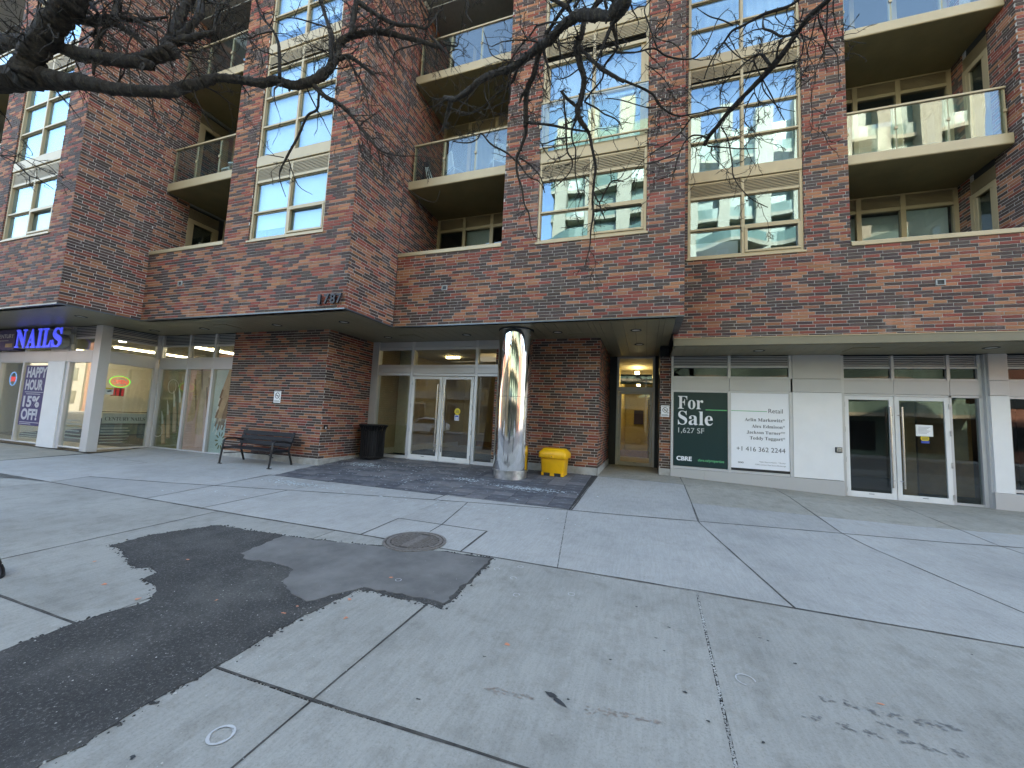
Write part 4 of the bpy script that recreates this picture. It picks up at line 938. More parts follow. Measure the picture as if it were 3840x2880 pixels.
# frosted film bands with the shop name
fb = empty('window_film', 'striped frosted film with the shop name across the salon corner window', 'window film')
for i in range(9): box('stripe', 'stripe_film', fb, -15.125, -15.122, 7.06, 8.15, 1.38+i*.045, 1.396+i*.045)
box('name_band', 'stripe_film', fb, -15.125, -15.122, 7.06, 8.15, .98, 1.28); text('lettering', bold('CENTURY NAILS'), 'ink', fb, -15.12, 7.12, 1.06, .12, width=.98, height=.11, axis='X')
for i in range(6): box('stripe', 'stripe_film', fb, -15.125, -15.122, 7.06, 7.75-.05*(i % 2), .40+i*.085, .425+i*.085)
for z in (1.32, .95, .62): box('rail', 'dark_metal', fb, -15.20, -15.17, 7.05, 8.16, z-.012, z+.012)
ff = empty('window_film', 'dark stripes of film low on the narrow salon street pane', 'window film')
for i in range(6): box('stripe', 'stripe_film', ff, -16.4, -15.5-.1*(i % 3), 6.845, 6.848, .5+i*.1, .535+i*.1)
for i in range(6): box('stripe', 'stripe_film', ff, -18.9, -17.8-.1*(i % 2), 6.845, 6.848, .35+i*.065, .37+i*.065)
# posters behind the inner salon panes
YQ = 8.325
def ell(mb, x, z, rx, rz, rot=0, d=.004, n=18, y=YQ):
    c_, s_ = math.cos(rot), math.sin(rot); mb.prism([(x+rx*math.cos(2*math.pi*k/n)*c_-rz*math.sin(2*math.pi*k/n)*s_, y-d, z+rx*math.cos(2*math.pi*k/n)*s_+rz*math.sin(2*math.pi*k/n)*c_) for k in range(n)], (0, .002, 0))
def limb(mb, pts, wd, y):                      # flat tapered strip through pts
    L = []; Rr = []
    for k, (x, z) in enumerate(pts):
        a = Vector(pts[min(k+1, len(pts)-1)])-Vector(pts[max(k-1, 0)]); a.normalize(); n_ = Vector((-a.y, a.x)); L.append((x+n_.x*wd[k], y, z+n_.y*wd[k])); Rr.append((x-n_.x*wd[k], y, z-n_.y*wd[k]))
    for k in range(len(pts)-1): mb.prism([L[k], L[k+1], Rr[k+1], Rr[k]], (0, .002, 0))
q1 = box('nail_poster', 'poster_olive', None, -14.92, -13.70, YQ, YQ+.006, .26, 2.74); tag(q1, 'olive poster of long painted nails, first from the salon corner', 'poster', 'posters behind the salon panes')
fa, fn, fd = MB(), MB(), MB()
for x, z, s in ((-14.62, .95, .85), (-14.42, 1.25, 1.0), (-14.16, 1.5, 1.1), (-13.92, 1.65, 1.0)):
    limb(fd, [(x+.14, z-.70*s), (x+.07, z-.2*s), (x+.0, z+.20*s)], [.10, .10, .075], YQ-.0035); limb(fa, [(x+.12, z-.66*s), (x+.05, z-.18*s), (x-.01, z+.16*s)], [.075, .08, .06], YQ-.006)
    limb(fn, [(x-.0, z+.05*s), (x-.05, z+.32*s), (x-.12, z+.52*s)], [.045, .042, .008], YQ-.009)
fd.build('finger_shade', 'skin_dark', q1); fa.build('finger', 'skin', q1); fn.build('nail', 'nail', q1)
sw = MB(); sw.tube([(-14.35+.28*math.cos(a*.3)*(1-a*.02), YQ-.01, 2.2+.22*math.sin(a*.3)) for a in range(24)], .008, 5); sw.tube([(-14.8+.22*math.cos(a*.25), YQ-.01, .75+.17*math.sin(a*.25)) for a in range(16, 30)], .008, 5); sw.build('flourish', 'nail', q1)
q2 = box('foot_poster', 'poster_pink', None, -13.58, -12.55, YQ, YQ+.006, .26, 2.74); tag(q2, 'pink poster of bare hands and feet, middle of the salon panes', 'poster', 'posters behind the salon panes')
f1, f2 = MB(), MB()
limb(f1, [(-13.15, 2.7), (-13.2, 2.1), (-13.27, 1.6), (-13.33, 1.25)], [.16, .15, .13, .15], YQ-.004); limb(f2, [(-12.85, 2.7), (-12.9, 2.0), (-12.95, 1.4), (-12.93, .98)], [.15, .15, .13, .17], YQ-.007)
for i in range(5): limb(f1, [(-13.45+i*.055, 1.28), (-13.47+i*.055, 1.10+.015*i)], [.026, .022], YQ-.005); limb(f2, [(-13.06+i*.065, 1.02), (-13.05+i*.068, .72+.02*abs(i-2))], [.03, .024], YQ-.008)
f1.build('foot', 'skin', q2); f2.build('foot', 'skin', q2)
f3 = MB()
for i, (x, z) in enumerate(((-13.28, 2.15), (-13.2, 1.8), (-12.72, 1.9), (-12.66, 2.2), (-13.02, 2.45))): limb(f3, [(x-.05, z+.3), (x, z), (x+.05, z-.32)], [.035, .035, .012], YQ-.011)
f3.build('finger', 'skin_dark', q2)
q3 = box('hand_poster', 'poster_sky', None, -12.42, -11.64, YQ, YQ+.006, .26, 2.74); tag(q3, 'pale poster of hands with manicured nails, nearest the brick wall', 'poster', 'posters behind the salon panes')
h1, h2, h3 = MB(), MB(), MB()
limb(h1, [(-11.66, 2.72), (-11.9, 2.1), (-12.02, 1.5), (-12.1, 1.1)], [.22, .2, .17, .12], YQ-.004); limb(h2, [(-11.68, 1.9), (-11.85, 1.4), (-11.95, .95)], [.1, .12, .07], YQ-.007)
for i, (x, z) in enumerate(((-12.2, 1.55), (-12.28, 1.2), (-12.26, .95), (-12.15, .85), (-11.95, 1.0), (-11.8, 1.2), (-12.18, 1.8))): limb(h2, [(x+.12, z+.34), (x+.03, z+.05)], [.04, .035], YQ-.010); limb(h3, [(x+.035, z+.08), (x-.03, z-.09)], [.028, .01], YQ-.013)
h1.build('hand', 'skin', q3); h2.build('hand_shade', 'skin_dark', q3); h3.build('nail', 'nail', q3)
lf = MB()
for i in range(10): a = i*.63; ell(lf, -11.95+.16*math.cos(a), .62+.2*math.sin(a), .07, .025, a)
lf.build('leaf_print', 'poster_olive', q3)
# salon wall clock seen through the corner window
ck = empty('wall_clock', 'large dark numeral wall clock inside the salon above the counter', 'clock', None, (-16.6, 14.40, 2.75))
for i in range(12): a = i*math.pi/6; box('hour_mark', 'ink', ck, .55*math.sin(a)-.05, .55*math.sin(a)+.05, -.02, 0, .55*math.cos(a)-.08, .55*math.cos(a)+.08)
MB().prism([(-.03, -.02, 0), (.03, -.02, 0), (.02, -.02, .42), (-.02, -.02, .42)], (0, .01, 0)).prism([(0, -.03, .03), (0, -.03, -.03), (-.36, -.03, .10), (-.36, -.03, .16)], (0, .01, 0)).build('hands', 'ink', ck)
# little square wall outlets in the brick band
for x, Y, nm in ((-11.453, 6.53, 'above the salon posters'), (-4.669, 8.21, 'left of the chrome column'), (5.515, 9.88, 'above the right doors')):
    o = empty('wall_outlet', f'small square metal wall outlet in the brick band {nm}', 'wall outlet', 'square outlets in the brick band')
    MB().box(x-.075, x-.055, Y-.03, Y, 4.70, 4.82).box(x+.055, x+.075, Y-.03, Y, 4.70, 4.82).box(x-.055, x+.055, Y-.03, Y, 4.80, 4.82).box(x-.055, x+.055, Y-.03, Y, 4.70, 4.715).build('frame', 'return_grey', o); box('opening', 'sign_black', o, x-.055, x+.055, Y-.012, Y+.0, 4.715, 4.80)
# ---------------------------------------------------------------- bench
bn = empty('park_bench', 'black slatted metal bench against the brick wall', 'bench', None, (-9.58, 7.62, .17))
def lb(name, mat, *a, **k): return box(name, mat, bn, *a, **k)
for y0 in (-.27, -.155, -.04, .075): lb('seat_slat', 'bench_wood', -.90, .90, y0, y0+.10, .405, .435, bev=.006)
for i, (y0, z0) in enumerate(((.21, .50), (.245, .625), (.28, .75))): MB().prism([(-.92, y0, z0), (-.92, y0+.028, z0-.006), (-.92, y0+.055, z0+.105), (-.92, y0+.027, z0+.11)], (1.84, 0, 0)).build('back_slat', 'bench_wood', bn, bev=.005)
for x in (-.86, .86):
    q = .024
    MB().tube([(x, -.31, 0), (x, -.27, .39), (x, -.27, .40), (x, -.25, .60), (x, -.18, .645), (x, .05, .64), (x, .255, .60)], [.024]*7, 8).build('arm', 'black_metal', bn, smooth=60)
    MB().tube([(x, .36, 0), (x, .22, .40), (x, .27, .60), (x, .345, .87)], [.026]*4, 8).build('leg', 'black_metal', bn, smooth=60)
    MB().tube([(x, -.27, .385), (x, .22, .385)], .022, 8).build('seat_rail', 'black_metal', bn)
    for y in (-.31, .36): lb('foot', 'black_metal', x-.03, x+.07, y-.03, y+.03, -.002, .012)
MB().tube([(-.86, -.22, .26), (-.5, -.05, .30), (.5, -.05, .30), (.86, -.22, .26)], .015, 6).build('brace', 'black_metal', bn)
# ---------------------------------------------------------------- litter bin
cn_ = empty('litter_bin', 'black ribbed metal litter bin with flared rim beside the entrance', 'litter bin', None, (-7.52, 9.60, g(-7.52, 9.6)))
MB().lathe([(.27, .05), (.29, .06), (.295, .78), (.30, .80)], n=40, close=False).build('liner', 'black_metal', cn_, smooth=40)
n = 30
for k in range(n):
    a = 2*math.pi*k/n; ca, sa = math.cos(a), math.sin(a)
    MB().tube([(.315*ca, .315*sa, .07), (.318*ca, .318*sa, .70), (.325*ca, .325*sa, .82), (.355*ca, .355*sa, .91), (.395*ca, .395*sa, .965)], [.019, .019, .018, .017, .016], 5).build('slat', 'black_metal', cn_)
MB().lathe([(.30, .045), (.33, .045), (.335, .09), (.30, .09)], n=40).build('bottom_ring', 'black_metal', cn_, smooth=40)
MB().lathe([(.37, .955), (.405, .96), (.41, .985), (.38, .995), (.18, .985), (.16, .94), (.155, .80), (.37, .93)], n=40, close=False).build('rim', 'black_metal', cn_, smooth=50)
MB().lathe([(.20, 0), (.22, 0), (.22, .05), (.20, .05)], n=24).build('foot', 'black_metal', cn_)
# ---------------------------------------------------------------- yellow grit bin
gb = empty('grit_bin', 'yellow plastic grit bin with hinged lid against the brick wall', 'grit bin', None, (-2.12, 9.68, g(-2.12, 9.6)-.005), math.radians(-4))
def ringp(w, d, z, n=8, r=.06):
    pts = []
    for cx_, cy_s, a0 in ((w-r, d-r, 0), (-w+r, d-r, 1), (-w+r, -d+r, 2), (w-r, -d+r, 3)):
        for k in range(n//2): a = (a0+k/(n//2-1))*math.pi/2; pts.append((cx_+r*math.cos(a), cy_s+r*math.sin(a), z))
    return pts
def loft(rings, cap0=True, cap1=True):
    mb = MB(); n = len(rings[0])
    for r_ in rings: mb.v += r_
    for j in range(len(rings)-1):
        for k in range(n): a, b = j*n+k, j*n+(k+1) % n; mb.f.append((a, b, b+n, a+n))
    if cap0: mb.f.append(tuple(range(n-1, -1, -1)))
    if cap1: mb.f.append(tuple(range((len(rings)-1)*n, len(rings)*n)))
    return mb
loft([ringp(.275, .20, .075), ringp(.285, .208, .10), ringp(.305, .225, .42), ringp(.312, .23, .455)]).build('body', 'yellow_plastic', gb, smooth=35)
for x0, x1 in ((-.275, -.215), (-.055, .055), (.215, .275)): box('foot', 'yellow_plastic', gb, x0, x1, -.20, .20, 0, .085, bev=.008)
MB().box(-.215, -.055, -.19, -.18, .0, .075).box(.055, .215, -.19, -.18, .0, .075).build('fork_pocket', 'sign_black', gb)
lid = loft([ringp(.345, .262, .435), ringp(.352, .268, .45), ringp(.352, .268, .535), ringp(.345, .26, .56), ringp(.27, .18, .655), ringp(.24, .15, .665)]).build('lid', 'yellow_plastic', gb, smooth=35)
box('latch', 'yellow_plastic', lid, -.045, .045, -.282, -.262, .44, .53, bev=.006); box('keyhole', 'sign_black', lid, -.008, .008, -.286, -.281, .465, .485)
MB().box(-.27, -.06, -.274, -.262, .475, .525).box(.06, .27, -.274, -.262, .475, .525).build('recess', 'yellow_plastic', lid, bev=.005)
# ---------------------------------------------------------------- things on the balconies
def chair(loc, rz, label):
    o = empty('patio_chair', label, 'chair', 'white balcony chairs', loc, rz)
    for x in (-.22, .22): MB().tube([(x, -.2, 0), (x, -.18, .42), (x, .2, .40), (x, .3, .82)], .013, 6).build('side_frame', 'white', o); MB().tube([(x, .24, 0), (x, .18, .41)], .013, 6).build('leg', 'white', o)
    MB().tube([(-.22, .3, .82), (.22, .3, .82)], .013, 6).build('top_rail', 'white', o); box('seat', 'white', o, -.21, .21, -.18, .2, .41, .43)
    MB().prism([(-.2, .21, .45), (.2, .21, .45), (.2, .295, .8), (-.2, .295, .8)], (0, .008, 0)).build('backrest', 'white', o)
chair((-5.0, 9.0, 7.835), 2.6, 'white metal patio chair behind the balcony glass, left of the pair'); chair((-3.75, 9.0, 7.835), -2.4, 'white metal patio chair behind the balcony glass beside the pier')
fc = empty('folded_chairs', 'black folded chairs leaning on the brick side of the middle balcony', 'folding chair', None, (-5.72, 8.75, 7.835))
MB().prism([(-.24, .1, 0), (.2, .1, 0), (-.1, .12, .85), (-.24, .12, .85)], (0, .05, 0)).build('canvas', 'black_metal', fc)
for i in range(3): MB().tube([(.05+i*.09, .0, 0), (-.12+i*.04, .05, .62)], .012, 6).build('leg', 'white', fc)
stl = empty('side_table', 'small white side table on the left balcony floor', 'table', None, (-11.15, 7.25, 7.835))
box('top', 'white', stl, -.2, .2, -.2, .2, .36, .40); 
for x in (-.18, .15): box('leg', 'white', stl, x, x+.04, -.19, .19, 0, .36)
lamp = empty('mushroom_lamp', 'tiny white mushroom lamp standing on the small balcony table', 'lamp', None, (-11.15, 7.25, 8.235)); MB().tube([(0, 0, 0), (0, 0, .2)], .02, 8).build('stem', 'cream', lamp); MB().lathe([(.11, .19), (.10, .24), (.03, .27), (.001, .272)], n=20, close=False).build('cap', 'white', lamp, smooth=True)
wd = empty('wicker_chair', 'domed brown wicker chair behind the right parapet', 'chair', None, (4.75, 10.55, 4.85))
for k in range(9): a = math.pi*k/9; MB().tube([(.47*math.cos(a)*math.sin(b*math.pi/10), .47*math.sin(a)*math.sin(b*math.pi/10), .55+.47*math.cos(b*math.pi/10)) for b in range(-6, 7)], .010, 5).build('rib', 'wicker', wd)
for b in (.25, .42, .6): MB().tube([(.47*math.sin(b*math.pi)*math.cos(a*.3), .47*math.sin(b*math.pi)*math.sin(a*.3), .55+.47*math.cos(b*math.pi)) for a in range(22)], .010, 5).build('hoop', 'wicker', wd)
MB().lathe([(.2, 0), (.3, .05), (.36, .28), (.40, .3), (.001, .31)], n=20, close=False).build('seat', 'wicker', wd, smooth=True)
sm = empty('door_decoration', 'grey snowman shaped cutout hung on the left balcony door', 'decoration', None, (-12.87, 7.77, 5.95))
mb = MB()
for z, r in ((.15, .17), (.40, .12)): mb.prism([(0, r*math.cos(k*.3142), z+r*math.sin(k*.3142)) for k in range(20)], (.01, 0, 0))
mb.box(0, .01, -.10, .10, .50, .60); mb.build('cutout', 'return_grey', sm)
# ---------------------------------------------------------------- little things on the ground
def flat(mb, pts, dz=.008): mb.poly([(x, y, g(x, y)+dz) for x, y in pts])
def blob(mb, x, y, rx, ry, dz=.004, n=9, ir=.35, rot=0):
    pts = []
    for k in range(n): a = 2*math.pi*k/n; r = R.uniform(1-ir, 1+ir); u, v = rx*r*math.cos(a), ry*r*math.sin(a); pts.append((x+u*math.cos(rot)-v*math.sin(rot), y+u*math.sin(rot)+v*math.cos(rot)))
    flat(mb, pts, dz)
def ringm(mb, x, y, r, w_, dz=.005, n=22, sq=1, gap=0):
    for k in range(n-gap):
        a, b = 2*math.pi*k/n, 2*math.pi*(k+1)/n; w1 = w_*R.uniform(.7, 1.2)
        flat(mb, [(x+r*math.cos(a), y+sq*r*math.sin(a)), (x+r*math.cos(b), y+sq*r*math.sin(b)), (x+(r-w1)*math.cos(b), y+sq*(r-w1)*math.sin(b)), (x+(r-w1)*math.cos(a), y+sq*(r-w1)*math.sin(a))], dz)
ch = MB(); ringm(ch, -1.96, 1.53, .062, .014)
for x, y in ((-1.22, 3.86), (-1.08, 3.53), (-.62, 3.75), (-1.24, 4.16), (-.45, 4.25), (-1.45, 4.0)): ringm(ch, x, y, .032, .006, gap=R.randrange(6))
ringm(ch, .63, 3.02, .06, .008, gap=6); ringm(ch, -2.2, 3.34, .03, .006, .016)
tag(ch.build('chalk_rings', 'chalk'), 'faint white chalk rings drawn on the concrete and asphalt', kind='stuff')
op = MB()
for x, y, dz in ((-5.16, 2.5, .004), (-4.47, 2.26, .004), (-4.42, 2.89, .010), (-3.32, 2.43, .010), (-2.66, 2.49, .010), (-2.36, 2.87, .010), (-2.18, 2.63, .004), (-2.3, 3.36, .016), (-.91, 2.79, .004), (1.35, 3.09, .004), (-2.64, 2.6, .016), (-3.9, 2.2, .01)): blob(op, x, y, R.uniform(.01, .022), R.uniform(.008, .018), dz, ir=.6)
tag(op.build('orange_paint_dabs', 'orange_paint'), 'orange survey paint dabs dotted over the paving', kind='stuff')
stn = MB(); blob(stn, -.50, 2.42, .035, .02, rot=-.5); blob(stn, -.45, 2.385, .05, .018, rot=-.5); blob(stn, -.40, 2.42, .008, .006)
for x, y in ((-.2, 2.9), (.1, 3.3), (.2, 3.5), (.15, 3.15), (-.05, 3.75), (.9, 3.6), (.85, 3.62), (1.0, 3.35), (2.3, 4.0), (.25, 2.75), (.6, 2.5), (.35, 2.55), (-1.3, 1.2), (-1.05, 1.25), (-1.9, 1.25), (-2.2, 1.3), (-1.2, 2.1), (-1.0, 2.6), (1.9, 5.3), (1.1, 5.5), (2.7, 5.9), (-6.8, 3.4), (-5.9, 2.6), (.95, 6.1), (-5.0, 1.75)): blob(stn, x, y, R.uniform(.006, .014), R.uniform(.005, .01), ir=.5)
tag(stn.build('gum_spots', 'stain'), 'dark gum and tar spots on the concrete', kind='stuff')
sk = MB()
for x, y in ((1.05, 3.01), (1.17, 3.0), (1.27, 2.99), (1.38, 3.0), (1.48, 3.0), (1.56, 3.0), (1.64, 3.01), (.93, 2.8), (1.06, 2.79), (1.17, 2.78), (1.31, 2.78), (1.41, 2.79), (1.53, 2.8), (1.35, 2.86), (1.28, 2.9)):
    for _ in range(9): blob(sk, x+R.gauss(0, .022), y+R.gauss(0, .014), R.uniform(.004, .016), R.uniform(.003, .007), .0035, 6, .5, -.3)
mt_ = paint('scuff', (.17, .168, .16), .9); tag(sk.build('tyre_scuffs', 'scuff'), 'rows of dark tyre scuffs on the right slab', kind='stuff')
ru = MB()
for x, y in ((-.85, 2.32), (-.78, 2.33), (-.68, 2.35), (-.6, 2.36), (-.26, 2.38), (-.2, 2.40), (-.08, 2.43), (.0, 2.43), (.07, 2.44), (-.15, 2.41)):
    for _ in range(8): blob(ru, x+R.gauss(0, .03), y+R.gauss(0, .012), R.uniform(.004, .015), R.uniform(.003, .007), .0035, 6, .5)
tag(ru.build('rust_streaks', 'rust'), 'brownish rust streaks across the front slab', kind='stuff')
sa = MB()
def salt(x, y, lx, ly, n, dz=.005):
    for _ in range(n): blob(sa, x+R.gauss(0, lx), y+R.gauss(0, ly), R.uniform(.004, .035), R.uniform(.004, .014), dz, 6, .5, R.uniform(-.4, .4))
salt(-7.0, 8.75, .32, .12, 260); salt(-3.83, 8.31, .18, .08, 110); salt(-2.35, 8.05, .42, .07, 300); salt(-6.87, 6.36, .35, .09, 200, .004); salt(-5.6, 9.2, .9, .3, 90); salt(-5.2, 7.9, 1.4, .6, 160); salt(-4.5, 6.3, 1.6, .2, 60, .004); salt(-7.4, 4.9, .5, .3, 14, .004)
tag(sa.build('salt_residue', 'salt'), 'white and pale blue road salt residue on the dark pavers', kind='stuff')
gv = MB()
def peb(x, y, r, dz=0):
    z = g(x, y)+dz; i = len(gv.v); s1, s2 = R.uniform(.7, 1.3), R.uniform(.5, .9)
    gv.v += [(x-r, y, z), (x, y-r*s1, z), (x+r*s1, y, z), (x, y+r, z), (x+r*.2, y+r*.1, z+r*s2)]; gv.f += [(i, i+1, i+4), (i+1, i+2, i+4), (i+2, i+3, i+4), (i+3, i, i+4)]
for _ in range(900): y = R.uniform(1.0, 4.3); peb((.42+(y-1.95)*(.065/2.35) if y > 1.95 else .36+(y+1.45)*(.06/3.4))+.006+R.gauss(0, .006), y, R.uniform(.003, .008), -.004)
for _ in range(240): tt = R.random(); peb(-.87-.38*tt+R.gauss(0, .006), 4.3+2.6*tt, R.uniform(.003, .007), -.004)
for _ in range(380): x = R.uniform(-3.86, -1.6); peb(x, R.uniform(1.0, 4.2), R.choice((.002, .003, .003, .004, .006)), .009)
for _ in range(70): y = R.uniform(1.0, 3.0); peb(-2.5+R.gauss(0, .05), y, R.choice((.003, .004, .005, .007, .012)), .002)
for _ in range(220): x = R.uniform(-2.5, .4); peb(x, 1.875+.03*(x+2)/2.4+R.gauss(0, .006), R.uniform(.003, .008), -.004)
for _ in range(160): peb(R.uniform(-8, -1.2), R.uniform(6.9, 10), R.uniform(.004, .011), .002)
for _ in range(120): peb(R.uniform(-4, -1.2), 10.03+R.gauss(0, .03), R.uniform(.006, .016), 0)
for _ in range(120): peb(-8.03+abs(R.gauss(0, .04)), R.uniform(8.1, 10), R.uniform(.006, .014), 0)
for _ in range(170): peb(R.uniform(-8, 4), R.uniform(2, 7), R.uniform(.002, .006), .001)
tag(gv.build('gravel', 'pebble'), 'loose grit and pebbles in joints and on the asphalt', kind='stuff')
sh = empty('shoe', 'toe of a black shoe entering at the left edge of the picture', 'shoe', None, (-5.52, 1.99, g(-5.5, 2)), math.radians(-8))
def oval(l, w_, z, x0=0): return [(x0+l*math.cos(2*math.pi*k/20), w_*math.sin(2*math.pi*k/20)*(1 if math.cos(2*math.pi*k/20) > 0 else .85), z) for k in range(20)]
loft([oval(.15, .05, .0), oval(.155, .053, .012), oval(.152, .051, .028)]).build('sole', 'rubber', sh, smooth=40)
loft([oval(.148, .048, .028), oval(.145, .047, .055, -.003), oval(.115, .040, .085, -.03), oval(.07, .034, .115, -.07), oval(.06, .032, .13, -.08)]).build('upper', 'black_metal', sh, smooth=60)
MB().tube([(.02, -.03, .095), (.0, .0, .105), (.02, .03, .095)], .004, 5).build('lace', 'white', sh)

crumb = MB(); gv_keep = gv; gv = crumb
for (a, b), (c, d) in zip(pa, pa[1:]+pa[:1]):
    for _ in range(int(math.hypot(c-a, d-b)*70)):
        tt = R.random(); peb(a+(c-a)*tt+R.gauss(0, .022), b+(d-b)*tt+R.gauss(0, .022), R.choice((.004, .005, .006, .008, .011, .016)), .001)
gv = gv_keep
tag(crumb.build('asphalt_crumbs', 'asphalt'), 'crumbled bits along the ragged asphalt edge', kind='stuff')
# ---------------------------------------------------------------- bare street trees overhead (limbs laid out in 3D)
def pxpath(tile, pts, ya, yb):
    """points traced as (u, v, half width) turned into 3D positions along a limb that runs from depth ya to yb"""
    ox, oy, s = tile; out = []; n = len(pts)
    for k, (u, v, r) in enumerate(pts):
        y = ya+(yb-ya)*k/max(1, n-1); P = on_y(ox+u/s, oy+v/s, y); z = proj(P)[2]; out.append((P, r/s*z/FPX*(.84 if r/s > 16 else .95)))
    return out
def smooth(path, sub=4, jit=.0):
    P = [p for p, r in path]; Q = []
    for i in range(len(P)-1):
        p0, p1, p2, p3 = P[max(i-1, 0)], P[i], P[i+1], P[min(i+2, len(P)-1)]; r1, r2 = path[i][1], path[i+1][1]
        for k in range(sub):
            t_ = k/sub; q = .5*((2*p1)+(-p0+p2)*t_+(2*p0-5*p1+4*p2-p3)*t_*t_+(-p0+3*p1-3*p2+p3)*t_**3)
            r = r1+(r2-r1)*t_; q = q+Vector((R.gauss(0, jit*r), R.gauss(0, jit*r), R.gauss(0, jit*r))); Q.append((q, r*(1+R.gauss(0, .05))))
    Q.append(path[-1]); return Q
T1, T2, T3, T4 = (0, 0, 3.456), (600, 0, 3.456), (1180, 0, 3.456), (1700, 0, 3.456)
T5, T6, T7, T8 = (2240, 0, 1.983), (2640, 0, 1.983), (1700, 440, 1.983), (2240, 440, 1.983); R2 = (900, 0, 1.659); TL = (0, 420, 3.1725)
def twig(mb, p, d, L, r, depth, droop):
    n = 5; pts = [p]; rr = [r]; q = p.copy(); d = d.normalized()
    for k in range(n):
        d = (d+Vector((R.gauss(0, .24), R.gauss(0, .24), R.gauss(0, .22)-droop*.12))).normalized(); q = q+d*(L/n); pts.append(q.copy()); rr.append(max(.0017, r*(1-.7*(k+1)/n)))
        if R.random() < .55: s_ = (d+Vector((R.gauss(0, 1), R.gauss(0, 1), R.gauss(0, 1)))*.9).normalized(); mb.tube([q, q+s_*R.uniform(.012, .035)], [max(.0016, rr[-1]*.8), .0008], 4, False)
        if depth and R.random() < .36: twig(mb, q.copy(), d+Vector((R.gauss(0, .7), R.gauss(0, .5), R.gauss(0, .7)-.1)), L*R.uniform(.35, .7), rr[-1]*.75, depth-1, droop)
    mb.tube(pts, rr, 5, False)
def limb3(mb, path, n=9, tw=0, tl=.5, tr=.004, droop=.6, sub=4, jit=.05):
    Q = smooth(path, sub*(3 if path[0][1] > .02 else 1), jit); mb.tube([q for q, r in Q], [max(.0014, r) for q, r in Q], n, True, .09 if Q[0][1] > .02 else 0)
    for k in range(len(Q)-1):
        if tw and R.random() < tw*(.55 if Q[0][1] > .02 else .62):
            q, r = Q[k]; a = (Q[k+1][0]-q).normalized(); s_ = Vector((R.gauss(0, 1), R.gauss(0, .6), R.gauss(0, 1))); s_ = (s_-a*s_.dot(a)).normalized()
            twig(mb, q+s_*r*.6, s_+a*.5, tl*R.uniform(.4, 1.2), min(tr*1.6*R.uniform(.7, 1.3), r*.65), 2, droop)
        if r_knot(Q[k][1]): q, r = Q[k]; s_ = Vector((R.gauss(0, 1), R.gauss(0, 1), R.gauss(0, 1))).normalized(); mb.tube([q, q+s_*(r+R.uniform(.004, .02))], [r*.5, r*.22], 5)
    return Q
def r_knot(r): return r > .006 and R.random() < .35
trA = empty('street_tree', 'large bare tree whose thick dark limbs cross the upper left corner', 'tree', 'bare street trees')
A1 = MB()
m1 = pxpath(T1, [(0, 1020, 158), (350, 1000, 170), (700, 1030, 130), (1100, 1080, 112), (1500, 1150, 92), (1900, 1180, 82), (2212, 1195, 78)], 1.75, 2.2)+pxpath(T2, [(200, 1160, 75), (380, 1120, 75), (550, 1065, 78), (750, 1010, 60), (1000, 1030, 50), (1300, 1070, 55), (1500, 1050, 60), (1750, 1110, 60), (2000, 1030, 52), (2150, 920, 58)], 2.25, 2.8)
p0 = m1[0][0]; tb = Vector((p0.x-1.6, p0.y-.9, 0))
m1 = [(Vector((p0.x-1.35, p0.y-.75, p0.z-.5)), .16), (Vector((p0.x-.6, p0.y-.35, p0.z-.12)), .14)]+m1
limb3(A1, m1, 14, .25, .45, .005)
MB().tube([tb+Vector((0, 0, -.05)), tb+Vector((.0, 0, .35)), tb+Vector((.05, .03, 1.6)), tb+Vector((.2, .12, p0.z-.7)), m1[0][0]], [.34, .27, .235, .21, .17], 18, True, .06).build('trunk', 'bark', trA, smooth=True)
limb3(A1, pxpath(T1, [(330, 980, 150), (390, 760, 150), (480, 620, 155), (660, 350, 155), (850, 100, 155), (980, -90, 150), (1100, -400, 140)], 1.78, 1.75), 14, .2, .5, .005)
limb3(A1, pxpath(T1, [(-300, 500, 95), (0, 520, 90), (300, 540, 90), (470, 570, 80)], 1.7, 1.78), 10, .5, .5, .005)
q = pxpath(T1, [(560, 560, 60), (700, 600, 62), (1000, 690, 85), (1400, 765, 90), (1800, 805, 88), (1990, 860, 55)], 1.8, 2.1); limb3(A1, q, 12, .5, .5, .005)
limb3(A1, pxpath(T1, [(1750, 790, 80), (2000, 730, 95), (2212, 660, 100)], 2.05, 2.15)+pxpath(T2, [(110, 600, 92), (180, 450, 72), (250, 250, 75), (330, 80, 70), (420, -60, 60), (560, -260, 50)], 2.2, 2.35), 12, .35, .5, .005)
for pts, a, b in (([(200, 520, 50), (400, 340, 45), (520, 180, 45), (535, 0, 42), (560, -150, 35)], 2.2, 2.35), ([(220, 540, 52), (450, 480, 46), (690, 415, 28)], 2.2, 2.3), ([(540, -80, 30), (700, 40, 16), (880, 60, 12), (850, 240, 9), (740, 330, 6)], 2.3, 2.4), ([(700, 420, 16), (740, 200, 14), (860, 20, 12), (900, -60, 10)], 2.3, 2.4), ([(1250, -40, 16), (1300, 180, 14), (1460, 390, 16), (1540, 600, 20), (1550, 1010, 24)], 2.5, 2.55), ([(890, 310, 5), (1000, 380, 7), (1150, 500, 10), (1300, 650, 9), (1500, 720, 7), (1640, 800, 6), (1890, 945, 3)], 2.45, 2.6), ([(1640, 230, 5), (1780, 240, 8), (1990, 300, 10), (2212, 370, 10)], 2.5, 2.6), ([(1480, 400, 10), (1260, 450, 9), (1170, 500, 8), (1010, 500, 5)], 2.5, 2.45)): limb3(A1, pxpath(T2, pts, a, b), 8, .55, .35, .0035)
